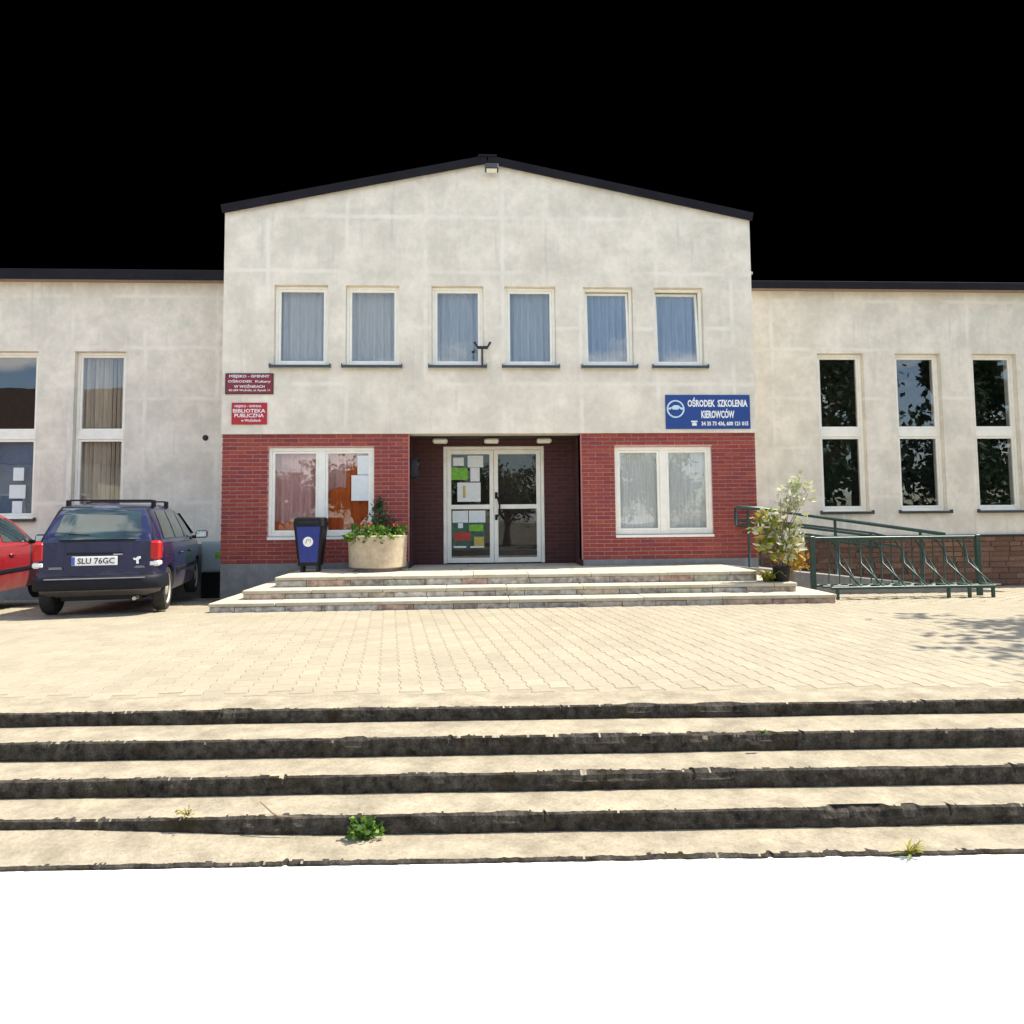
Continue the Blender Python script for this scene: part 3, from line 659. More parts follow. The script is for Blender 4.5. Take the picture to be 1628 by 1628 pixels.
for r_, h_ in ((R_, .012),):
    n = 36; v_ = []; f_ = []
    for i in range(n):
        a = 2 * pi * i / n
        for rr, yy in ((r_ - .026, -.022), (r_, -.022), (r_, -.026), (r_ - .026, -.026)): v_.append((cx + rr * cos(a), yy, cz + rr * sin(a)))
    for i in range(n):
        a, b = i * 4, ((i + 1) % n) * 4
        for k in range(4): f_.append((a + k, a + (k + 1) % 4, b + (k + 1) % 4, b + k))
    em.add(v_, f_)
car_sil = [(-.14, -.01), (-.13, .02), (-.07, .03), (-.03, .065), (.05, .065), (.09, .03), (.135, .02), (.14, -.01), (.09, -.012), (.07, .012), (.045, -.012), (-.045, -.012), (-.07, .012), (-.09, -.012)]
em.add([(cx + x, -.025, cz + z) for x, z in car_sil], [tuple(reversed(range(len(car_sil))))])
em.build('emblem', plain('emblem_pale', (.55, .68, .80), .5), S3)
tm = MB(); tm.box(-.285, -.205, -.026, -.021, .055, .10).box(-.265, -.225, -.026, -.021, .10, .12).box(-.30, -.19, -.026, -.021, .115, .14); tm.build('telephone_symbol', 'white', S3)
# floodlight under the gable
fl = tag(empty('floodlight', (.33, YF, 7.22)), 'small dark floodlight fixed under the gable apex', 'floodlight')
MB().tube([(-.09, 0, .10), (-.10, -.09, .09), (-.10, -.14, -.02)], .012, 6).tube([(.09, 0, .10), (.10, -.09, .09), (.10, -.14, -.02)], .012, 6).build('bracket', 'dark', fl)
MB().cbox(-.115, .115, -.20, -.08, -.12, .0, .012, Matrix.Rotation(radians(-18), 4, 'X')).build('housing', 'dark', fl)
MB().cbox(-.09, .09, -.19, -.10, -.128, -.121, .001, Matrix.Rotation(radians(-18), 4, 'X')).build('lens', 'lamp', fl)
# flag bracket by the third upper window
fb = tag(empty('flag_holder', (.145, YF - .02, 3.80)), 'dark metal flag holder standing on the sill between the middle upper windows', 'flag holder')
MB().tube([(0, -.07, -.02), (0, -.07, .28)], .017, 6).build('upright', 'dark', fb)
MB().cbox(-.085, .10, -.10, -.05, .27, .315, .006).build('crossbar', 'dark', fb)
for s_ in (-1, 1): MB().tube([(.0075 + s_ * .085, -.075, .30), (.0075 + s_ * .135, -.12, .375)], [.016, .022], 7).build('socket', 'dark', fb)
MB().lathe([(.022, 0), (.03, .02), (.022, .04)], (-.15, -.05, .20), 8).build('clamp_knob', 'dark', fb)
# three bulkhead lamps in the soffit of the recess
for i, (x, s_) in enumerate(((-.60, 'left'), (.31, 'middle'), (1.25, 'right'))):
    l = tag(empty('bulkhead_lamp', (x, YF + .62, 2.64)), 'flat cream bulkhead lamp over the entrance door, %s of the three' % s_, 'lamp', 'bulkhead lamps over the door')
    MB().cbox(-.14, .14, -.09, .09, -.02, -.001, .004).build('base', 'dark', l)
    MB().cbox(-.13, .13, -.08, .08, -.105, -.02, .025).build('diffuser', 'lamp', l)
lb = tag(empty('letter_box', (REC[0], 12.62, 1.92)), 'dark metal letter box on the brick wall left of the door', 'letter box')
MB().cbox(.002, .13, -.12, .12, 0, .30, .006).build('body', 'dark', lb); MB().cbox(.001, .145, -.13, .13, .30, .325, .006).build('lid', 'dark', lb); MB().cbox(.13, .134, -.09, .09, .22, .25, .001).build('slot', 'steel', lb)
vent = MB().lathe([(.045, 0), (.055, .012), (.04, .03), (.0, .032)], (0, 0, 0), 14).xform(Matrix.Rotation(pi / 2, 4, 'X')); vent.xform(Matrix.Translation((-5.0, YW - .001, 2.75)))
boxthing('wall_vent', 'small round dark vent cap on the left wing wall', 'vent', vent, 'dark')
dp = tag(empty('wall_fitting', (XR + .002, YF + .25, 5.42)), 'tiny grey fitting on the corner above the right wing roof', 'wall fitting')
MB().cbox(0, .05, -.03, .03, -.06, .06, .005).build('bracket', 'steel', dp); MB().cbox(.012, .075, -.14, .03, .05, .10, .008).build('body', 'steel', dp)
# utility cabinet in the left corner with a tub under it
cb_ = tag(empty('utility_cabinet', (-4.62, YW - .2, .28)), 'pale grey blue utility cabinet on the wall left of the brick corner', 'cabinet')
MB().cbox(-.30, .30, -.12, .165, .0, .55, .008).build('body', 'cabinet', cb_); MB().cbox(-.27, .27, -.135, -.121, .03, .52, .004).build('door', 'cabinet', cb_)
MB().box(-.05, .05, -.139, -.134, .26, .36).build('sticker', 'greenprint', cb_); MB().cbox(-.30, .30, -.11, .16, -.55, -.005, .006).build('base', 'black', cb_)
# ------------------------------------------------------------------ behind the glass
def curtain(x0, x1, z0, z1, y, mat, label, folds, amp=.034, name='net_curtain', group='curtains behind the windows', cat='curtain'):
    n = max(24, folds * 10); v_ = []; f_ = []; ph = random.random() * 6
    for k in range(7):
        q = k / 6; z = z1 + (z0 - z1) * q
        for i in range(n + 1):
            t_ = i / n; x = x0 + (x1 - x0) * t_
            v_.append((x, y + amp * (.5 + .5 * q) * (sin(2 * pi * folds * t_ + ph + .5 * sin(5 * t_ + ph)) + .4 * sin(2 * pi * folds * .37 * t_ + ph * 2)), z))
    for k in range(6):
        for i in range(n): a = k * (n + 1) + i; f_.append((a, a + 1, a + n + 2, a + n + 1))
    return tag(link(name, v_, f_, mat, None, True), label, cat, group)
ORD = ['first', 'second', 'third', 'fourth', 'fifth', 'sixth']
for i, (a, b) in enumerate(UP):
    curtain(a + .01, b - .01, UZ[0] + .03, UZ[1] - .02, YF + .235, ('neta', 'neta', 'net', 'net', 'netsky', 'netsky')[i], 'pale net curtain behind the %s upper window from the left' % ORD[i], 7)
curtain(LWn[0] + .02, -2.62, LWn[2] + .22, LWn[3] - .02, BY + .165, 'pink', 'pink curtain behind the left pane of the left brick wall window', 5, name='curtain')
curtain(LWn[0] + .02, -2.55, LWn[2] + .02, LWn[2] + .26, BY + .135, 'orange', 'low orange cloth at the foot of the pink curtain', 2, .006, name='curtain')
curtain(-2.52, LWn[1] - .02, LWn[2] + .02, LWn[3] - .02, BY + .20, 'pink', 'pale pink curtain behind the right pane of the left brick wall window', 6, name='curtain')
# gathered orange curtain with a stepped top
v_, f_ = [], []; n = 40
for k in range(6):
    for i in range(n + 1):
        t_ = i / n; x = -2.50 + .80 * t_; top = 1.62 + .30 * t_ + (.36 if .42 < t_ < .66 else 0) + .05 * sin(9 * t_)
        v_.append((x, BY + .150 + .014 * sin(36 * t_) + .008 * sin(61 * t_), LWn[2] + .02 + (top - LWn[2]) * k / 5))
for k in range(5):
    for i in range(n): a = k * (n + 1) + i; f_.append((a, a + 1, a + n + 2, a + n + 1))
tag(link('curtain', v_, f_, 'orange', None, True), 'gathered bright orange curtain behind the planter window', 'curtain', 'curtains behind the windows')
curtain(RWn[0] + .02, 3.22, RWn[2] + .04, RWn[3] - .02, BY + .145, 'blind', 'flat pale grey blind behind the left pane of the right brick wall window', 2, .006, name='window_blind', group='pale blinds', cat='blind')
curtain(3.27, RWn[1] - .02, RWn[2] + .04, RWn[3] - .02, BY + .145, 'blind', 'flat pale grey blind behind the right pane of the right brick wall window', 2, .006, name='window_blind', group='pale blinds', cat='blind')
# vertical slat blind in the left wing
vb = tag(empty('vertical_blind', (-6.945, YW + .245, 1.3)), 'vertical slat blind behind the tall window above the blue car', 'blind')
MB().cbox(-.44, .44, -.03, .03, 3.0, 3.05, .004).build('head_rail', 'pvc', vb)
SLM = MB().box(-.038, .038, -.001, .001, .03, 3.0).build('slat', 'slat', vb); SLM.location = (-.40, 0, 0); SLM.rotation_euler = (0, 0, radians(58))
for i in range(1, 11):
    o = SLM.copy(); COL.objects.link(o); o.parent = vb; o.location = (-.40 + i * .08, 0, 0); o.rotation_euler = (0, 0, radians(58 + random.uniform(-16, 16)))
tag(MB().box(-8.92, -8.12, YW + .24, YW + .25, 1.32, 2.70).build('display_board', plain('board_blue', (.10, .15, .24), .7)), 'blue grey display board behind the lower pane of the leftmost window', 'board')
def notice(x0, x1, z0, z1, y, label, mat='paper', name='paper_notice', group='paper notices on the glass'):
    mb = MB(); mb.box(x0, x1, y - .0015, y, z0, z1); return tag(mb.build(name, mat), label, 'notice', group)
px_ = lambda x0, x1: (x0, x1)
for x0, x1, z0, z1, lab in ((-8.52, -8.33, 1.98, 2.22, 'top of three pale sheets in the leftmost window'), (-8.58, -8.29, 1.65, 1.90, 'middle and widest of three pale sheets in the leftmost window'), (-8.52, -8.34, 1.38, 1.60, 'lowest of three pale sheets in the leftmost window')):
    notice(x0, x1, z0, z1, YW + .125, lab)
for x0, x1, z0, z1, lab in ((-1.97, -1.76, 1.96, 2.28, 'upper pale sheet in the orange curtain window'), (-2.07, -1.76, 1.52, 1.95, 'lower larger pale sheet in the orange curtain window')):
    notice(x0, x1, z0, z1, BY - .014 + .089, lab)
yg = dy + .034
for x0, x1, z0, z1, lab, mt in ((-.385, -.19, 2.17, 2.32, 'small white sheet at top left of the door glass', 'paper'), (-.12, .165, 2.14, 2.355, 'white sheet at top right of the left door leaf', 'paper'),
        (-.415, -.12, 1.91, 2.13, 'bright green sheet on the left door leaf', 'greenprint'), (-.07, .10, 1.88, 2.135, 'narrow white sheet beside the green sheet on the door', 'paper'),
        (-.31, .115, 1.51, 1.86, 'wide white sheet just above the door cross rail', 'paper'), (-.40, -.115, 1.13, 1.345, 'left of two white sheets under the door cross rail', 'paper'), (-.10, .20, 1.13, 1.345, 'right of two white sheets under the door cross rail', 'paper')):
    notice(x0, x1, z0, z1, yg, lab, mt)
notice(-.21, -.16, 1.58, 1.80, yg - .0025, 'yellow strip on the wide white door sheet', 'yellowprint', 'paper_strip')
po = tag(empty('poster', (-.1, yg, .67)), 'colourful poster with red and yellow shapes low on the left door leaf', 'poster')
MB().box(-.31, .29, -.0015, 0, 0, .46).build('sheet', plain('poster_green', (.035, .10, .055), .6, 0, .6, 12), po)
MB().box(-.27, .03, -.003, -.0016, .13, .28).build('red_shape', 'redprint', po); MB().box(.09, .27, -.003, -.0016, .03, .20).build('yellow_shape', 'yellowprint', po)
MB().box(-.28, -.05, -.003, -.0016, .0, .035).build('white_strip', 'paper', po); MB().box(.02, .27, -.003, -.0016, .0, .03).build('white_strip', 'paper', po); MB().box(-.20, -.11, -.003, -.0016, .36, .45).build('white_strip', 'paper', po); MB().box(.0, .26, -.003, -.0016, .30, .42).build('leaf_print', 'greenprint', po)
# ------------------------------------------------------------------ bin and planter on the porch
bn = tag(empty('litter_bin', (-2.58, 11.62, .39)), 'blue litter bin with black frame, hood and round white sticker', 'litter bin')
def frustum(w0, d0, w1, d1, z0, z1, c=.02):
    mb = MB(); v_ = []
    for (w_, d_, z) in ((w0, d0, z0), (w1, d1, z1)):
        a, b = w_ / 2, d_ / 2; v_ += [(-a + c, -b, z), (a - c, -b, z), (a, -b + c, z), (a, b - c, z), (a - c, b, z), (-a + c, b, z), (-a, b - c, z), (-a, -b + c, z)]
    mb.add(v_, [tuple(range(7, -1, -1)), tuple(range(8, 16))] + [(i, (i + 1) % 8, (i + 1) % 8 + 8, i + 8) for i in range(8)]); return mb
frustum(.335, .28, .455, .385, .10, .72).build('body', 'black', bn)
fp = MB(); fp.add([(-.132, -.1505, .155), (.132, -.1505, .155), (.182, -.1985, .71), (-.182, -.1985, .71), (-.132, -.13, .155), (.132, -.13, .155), (.182, -.17, .71), (-.182, -.17, .71)], [(0, 1, 2, 3), (0, 4, 5, 1), (1, 5, 6, 2), (2, 6, 7, 3), (3, 7, 4, 0)])
fp.build('front_panel', 'binblue', bn)
frustum(.475, .41, .45, .37, .72, .835, .03).build('hood', 'black', bn); frustum(.45, .37, .39, .30, .835, .855, .03).build('lid', 'black', bn)
MB().box(-.15, .15, -.212, -.203, .755, .80).build('slot', 'rubber', bn)
tl_ = math.atan2(.041, .52)
st_ = MB().lathe([(.078, 0), (.078, .003)], (0, 0, 0), 24).xform(Matrix.Translation((-.005, -.181, .475)) @ Matrix.Rotation(pi / 2 + tl_, 4, 'X')); st_.build('sticker', 'white', bn)
MB().tube([(-.04, -.185, .45), (-.02, -.190, .505), (.035, -.190, .505), (.03, -.187, .465)], .006, 5).build('sticker_mark', plain('mark_grey', (.25, .25, .27), .5), bn)
MB().box(-.14, -.10, -.10, .10, 0, .135).box(.10, .14, -.10, .10, 0, .135).build('foot', 'dark', bn)
pl = tag(empty('planter', (-1.54, 11.68, .39)), 'round concrete planter with flowers and a small conifer by the doorway', 'planter')
MB().lathe([(.36, .0), (.36, .055)], (0, 0, 0), 28).build('base', 'plinth', pl, False)
autosmooth(MB().lathe([(.42, .055), (.448, .07), (.465, .50), (.475, .55), (.465, .565), (.42, .565), (.40, .50)], (0, 0, 0), 40).build('bowl', 'planter', pl))
MB().lathe([(.405, .49), (.405, .51)], (0, 0, 0), 24).build('soil', 'soil', pl)
# ---- leaves
def leaf_quad(p, d, s, wd, up_=None):
    d = d.normalized(); a = d.cross(Vector((random.gauss(0, 1), random.gauss(0, 1), random.gauss(0, 1)))).normalized(); nrm = d.cross(a).normalized()
    return [p, p + d * s * .45 + a * wd + nrm * s * .06, p + d * s, p + d * s * .45 - a * wd + nrm * s * .06]
def foliage(mb, pts, n, s, wd, spread=.8, upb=.3):
    for p, c in pts:
        for _ in range(n):
            d = Vector((random.gauss(0, 1), random.gauss(0, 1), random.gauss(upb, 1))); q = p + Vector((random.gauss(0, c), random.gauss(0, c), random.gauss(0, c)))
            sz = s * random.uniform(.6, 1.3); mb.add(leaf_quad(q, d, sz, wd * sz / s), [(0, 1, 2, 3)])
    return mb
m_ = MB(); pts = [(Vector((.02 + random.gauss(0, .17 * (1 - h)), random.gauss(0, .17 * (1 - h)), .55 + h * .58)), .025) for h in [random.random() ** 1.2 for _ in range(120)]]
foliage(m_, pts, 9, .07, .008, upb=.9).build('conifer_foliage', 'leafdark', pl)
MB().tube([(.02, 0, .5), (.02, 0, 1.1)], [.012, .004], 6).build('conifer_stem', 'wood', pl)
m_ = MB(); pts = []
for _ in range(46):
    a = random.random() * 2 * pi; r_ = .42 * sqrt(random.random()); pts.append((Vector((r_ * cos(a), r_ * sin(a), .56 + random.random() * .10)), .03))
for _ in range(10): a = random.uniform(pi * .95, pi * 1.7); pts.append((Vector((.47 * cos(a), .47 * sin(a), .53)), .03))
foliage(m_, pts, 16, .075, .024, upb=.4).build('flower_leaves', 'leafgreen', pl)
m_ = MB()
for x, y, z, r_ in ((-.10, -.25, .74, .035), (.02, -.42, .58, .022), (.30, -.20, .72, .036)):
    for k in range(9):
        a = k * .698; d = Vector((cos(a), -.5, sin(a))); m_.add(leaf_quad(Vector((x, y, z)), d, r_ * 1.3, r_ * .5), [(0, 1, 2, 3)])
m_.build('blossom', 'flower', pl)
# ------------------------------------------------------------------ potted plants at the right end of the porch
def potplant(loc, label, stems, pot=True):
    o = tag(empty('potted_plant', loc), label, 'potted plant')
    if pot:
        autosmooth(MB().lathe([(.105, 0), (.125, .19), (.138, .195), (.138, .225), (.118, .225), (.115, .19)], (0, 0, 0), 24).build('pot', 'black', o)); MB().lathe([(.117, .185), (.117, .20)], (0, 0, 0), 16).build('soil', 'soil', o)
    return o
pp = potplant((4.47, 10.42, .247), 'tall potted shrub with pale variegated leaves in a black pot on the porch end', 0)
st_ = MB(); lv = MB(); lv2 = MB()
random.seed(21)
tips = [((.33, .0, 1.52), 16), ((.25, .05, 1.40), 10), ((.05, .05, 1.22), 6), ((-.28, -.05, 1.05), 12), ((-.1, -.1, .95), 14), ((.1, .05, .90), 12), ((.3, .0, .80), 14), ((.42, -.05, 1.28), 8), ((-.20, 0, .80), 12), ((.12, -.15, .70), 16), ((.34, .1, .62), 12), ((-.05, -.2, .62), 12), ((.22, -.1, .50), 12), ((-.36, -.08, .72), 14), ((-.30, -.1, .92), 12), ((-.42, -.05, .86), 8), ((-.32, -.15, .52), 12), ((-.05, -.2, .42), 10), ((.45, -.05, 1.42), 7), ((.16, 0, 1.44), 7)]
for (tx, ty, tz), n in tips:
    p0 = Vector((random.gauss(0, .03), random.gauss(0, .03), .2)); p1 = Vector((tx * .35, ty * .5, .2 + (tz - .2) * .55)); p2 = Vector((tx, ty, tz))
    st_.tube([p0, p1, p2], [.010, .007, .004], 5)
    for k in range(int(n * 2.6)):
        q = random.random(); p = p1.lerp(p2, .25 + .75 * q) + Vector((random.gauss(0, .045), random.gauss(0, .045), random.gauss(0, .04)))
        d = Vector((random.gauss(0, 1), random.gauss(0, .8), random.gauss(.1, .7))); s_ = random.uniform(.07, .155)
        (lv if (random.random() < (.60 if tx > -.15 else .25) or tz > 1.1) else lv2).add(leaf_quad(p, d, s_, s_ * .30), [(0, 1, 2, 3)])
st_.build('stems', 'twig', pp); lv.build('pale_leaves', 'leafpale', pp); lv2.build('yellow_leaves', 'leafyellow', pp)
fn = tag(empty('leafy_plant', (4.30, 10.45, .247)), 'low drooping yellow green plant in front of the black pot', 'plant')
m_ = MB()
for i in range(46):
    a = random.uniform(0, 2 * pi); L = random.uniform(.18, .36); prev = Vector((random.gauss(0, .03), random.gauss(0, .03), .0)); wd = random.uniform(.012, .022)
    d = Vector((cos(a), sin(a) * .8, 0)); side = Vector((-d.y, d.x, 0)).normalized()
    P = [prev + d * L * t_ + Vector((0, 0, L * (1.5 * t_ - 1.25 * t_ * t_))) for t_ in (0, .3, .6, 1)]
    v_ = []
    for q, p in enumerate(P): ww = wd * (1, 1.2, .9, .1)[q]; v_ += [p + side * ww, p - side * ww]
    m_.add(v_, [(0, 1, 3, 2), (2, 3, 5, 4), (4, 5, 7, 6)])
m_.build('leaves', 'leafyellow', fn)
orp = tag(empty('leafy_plant', (5.05, 11.3, gz(11.3))), 'orange and yellow leaved plant behind the left post of the bicycle stand', 'plant')
m_ = MB(); foliage(m_, [(Vector((random.gauss(0, .10), random.gauss(0, .08), random.uniform(.25, .72))), .05) for _ in range(16)], 10, .10, .03, upb=.5).build('leaves', make_leaf('orange_leaf', [(.36, .12, .02), (.45, .28, .03), (.25, .22, .03)]), orp)
m_ = MB(); [m_.tube([(random.gauss(0, .03), 0, 0), (random.gauss(0, .1), 0, .6)], .006, 5) for _ in range(5)]; m_.build('stems', 'twig', orp)
# ------------------------------------------------------------------ ramp with railing and bicycle stand
rmp = tag(empty('access_ramp', (5.2, 12.6, 0)), 'concrete access ramp running down along the right wing', 'ramp')
v_ = [(4.24, 11.75, -.3), (8.9, 11.75, -.3), (4.24, 13.15, -.3), (8.9, 13.15, -.3), (4.24, 11.75, .385), (8.9, 11.75, -.10), (4.24, 13.15, .385), (8.9, 13.15, -.14)]
v2_ = [(p[0] - 5.2, p[1] - 12.6, p[2]) for p in v_]
link('slab', v2_, [(0, 2, 3, 1), (4, 5, 7, 6), (0, 1, 5, 4), (2, 6, 7, 3), (0, 4, 6, 2), (1, 3, 7, 5)], 'plinth', rmp)
rl = tag(empty('ramp_railing', (4.5, 12.0, 0)), 'dark green tubular railing sloping down beside the access ramp', 'railing')
def rail_z(x): return 1.36 - (x - 4.46) * (1.36 - .86) / (8.05 - 4.46)
def rpipe(name, pts, r=.026): return MB().tube([(p[0] - 4.5, p[1] - 12.0, p[2]) for p in pts], r, 8).build(name, 'green', rl, True)
RY = 12.05
rpipe('handrail', [(4.42, RY, 1.05), (4.42, RY, 1.34), (4.45, RY, 1.362), (4.8, RY, 1.33), (8.05, RY, .86)], .030)
rpipe('rail', [(4.42, RY, 1.13), (4.85, RY, 1.10), (7.1, RY, .80)], .022)
rpipe('rail', [(4.42, RY, 1.05), (4.85, RY, .99), (7.2, RY, .66)], .022)
for x in (4.63, 6.13, 7.62): rpipe('post', [(x, RY, .2 if x < 7 else -.2), (x, RY, rail_z(x))], .025)
rl2 = tag(empty('ramp_railing', (5.0, 13.2, 0)), 'second green railing behind the first, close to the wing wall', 'railing')
def rpipe2(name, pts, r=.02): return MB().tube([(p[0] - 5.0, p[1] - 13.2, p[2]) for p in pts], r, 8).build(name, 'green', rl2, True)
rpipe2('handrail', [(5.1, 13.22, 1.16), (7.45, 13.22, .86), (7.7, 13.22, .80)]); rpipe2('rail', [(5.1, 13.22, .92), (7.6, 13.22, .60)], .018)
for x in (5.3, 7.4): rpipe2('post', [(x, 13.22, -.2), (x, 13.22, 1.16 - (x - 5.1) * .127)])
bk = tag(empty('bicycle_stand', (6.5, 10.9, 0)), 'green metal bicycle stand with slanted bars at right of the porch', 'bicycle stand')
def bpipe(name, pts, r, n=8, mat='green'): return MB().tube([(p[0] - 6.5, p[1] - 10.9, p[2]) for p in pts], r, n).build(name, mat, bk, True)
BYk = 11.0
for x in (5.22, 7.87):
    MB().cbox(x - 6.5 - .035, x - 6.5 + .035, BYk - 10.935, BYk - 10.865, -.08, .88, .006).build('post', 'green', bk)
MB().cbox(5.26 - 6.5, 7.83 - 6.5, BYk - 10.92, BYk - 10.88, .815, .865, .005).build('top_rail', 'green', bk)
MB().cbox(5.26 - 6.5, 7.83 - 6.5, BYk - 10.92, BYk - 10.88, .10, .135, .005).build('bottom_rail', 'green', bk)
FYk = 10.42
MB().cbox(5.20 - 6.5, 7.70 - 6.5, FYk - 10.925, FYk - 10.885, .115, .155, .005).build('front_rail', 'green', bk)
MB().cbox(5.20 - 6.5, 7.70 - 6.5, FYk + .26 - 10.92, FYk + .26 - 10.885, .115, .148, .005).build('front_rail', 'green', bk)
for x in (5.3, 6.98, 7.30, 7.66): MB().cbox(x - 6.5 - .02, x - 6.5 + .02, FYk - 10.92, FYk - 10.88, -.03, .117, .003).build('leg', 'green', bk)
random.seed(5)
for i in range(7):
    x = 5.45 + i * .335
    bpipe('bar', [(x + .22, FYk, .14), (x + .05, FYk + .30, .47), (x + .19, BYk, .80)], .013, 6)      # bent wheel hoop
    bpipe('bar', [(x + .30, FYk + .26, .14), (x + .26, BYk - .08, .46), (x + .08, BYk, .80)], .013, 6)
    bpipe('upright', [(x + .02, BYk, .12), (x + .02, BYk, .82)], .010, 6); bpipe('upright', [(x + .19, BYk, .12), (x + .19, BYk, .82)], .010, 6)
    MB().cbox(x + .16 - 6.5, x + .34 - 6.5, FYk - 10.89, FYk + .25 - 10.89, .15, .162, .003).build('foot_plate', 'green', bk)
# ------------------------------------------------------------------ weeds and a twig on the stairs
def weed(loc, label, n, L, wd, mat, spread=.09, mode='leaf'):
    o = tag(empty('weed', loc), label, 'weed', 'weeds growing on the stairs'); m_ = MB(); s_ = MB()
    for i in range(n):
        a = random.uniform(pi * .9, 2.1 * pi); el = random.uniform(.2, 1.3); d = Vector((cos(a) * cos(el), sin(a) * cos(el) * .6, sin(el)))
        if mode == 'leaf':
            q = d * random.uniform(.1, 1.0) * spread; s_.tube([(0, 0, 0), q], .0015, 4)
            dd = Vector((random.gauss(0, 1), random.gauss(-.6, .6), random.gauss(.3, .6))); sz = L * random.uniform(.6, 1.3); m_.add(leaf_quad(q, dd, sz, sz * wd), [(0, 1, 2, 3)])
        else:
            sd_ = Vector((-d.y, d.x, 0)).normalized() * wd; P = [Vector((random.gauss(0, .008), 0, 0)) + d * L * t_ * random.uniform(.9, 1.1) - Vector((0, 0, L * .25 * t_ * t_)) for t_ in (0, .4, .75, 1)]
            v_ = []
            for q, p in enumerate(P): k = (1, 1, .7, .1)[q]; v_ += [p + sd_ * k, p - sd_ * k]
            m_.add(v_, [(0, 1, 3, 2), (2, 3, 5, 4), (4, 5, 7, 6)])
    m_.build('leaves', mat, o)
    if s_.v: s_.build('stems', mat, o)
    return o
weed((-.56, 3.80, -.402), 'bright green leafy weed clump against the lowest riser', 110, .036, .36, 'leafgreen', .125)
weed((2.06, 3.455, -.408), 'yellow green grass tuft at the edge of the lowest tread', 18, .11, .006, 'leafyellow', mode='grass')
weed((1.70, 4.315, -.088), 'tiny green weed under the top riser on the right', 14, .045, .007, 'leafgreen', mode='grass')
weed((-1.47, 3.885, -.300), 'sparse small weed on the fourth step at left', 18, .022, .3, 'leafyellow', .06)
tw = tag(MB().tube([(-1.10, 3.86, -.232), (-1.03, 3.84, -.283), (-1.0, 3.835, -.297), (-.88, 3.83, -.300)], [.003, .005, .004, .002], 6).build('twig', 'twig', None, True), 'dry bent twig lying on the fourth step', 'twig')
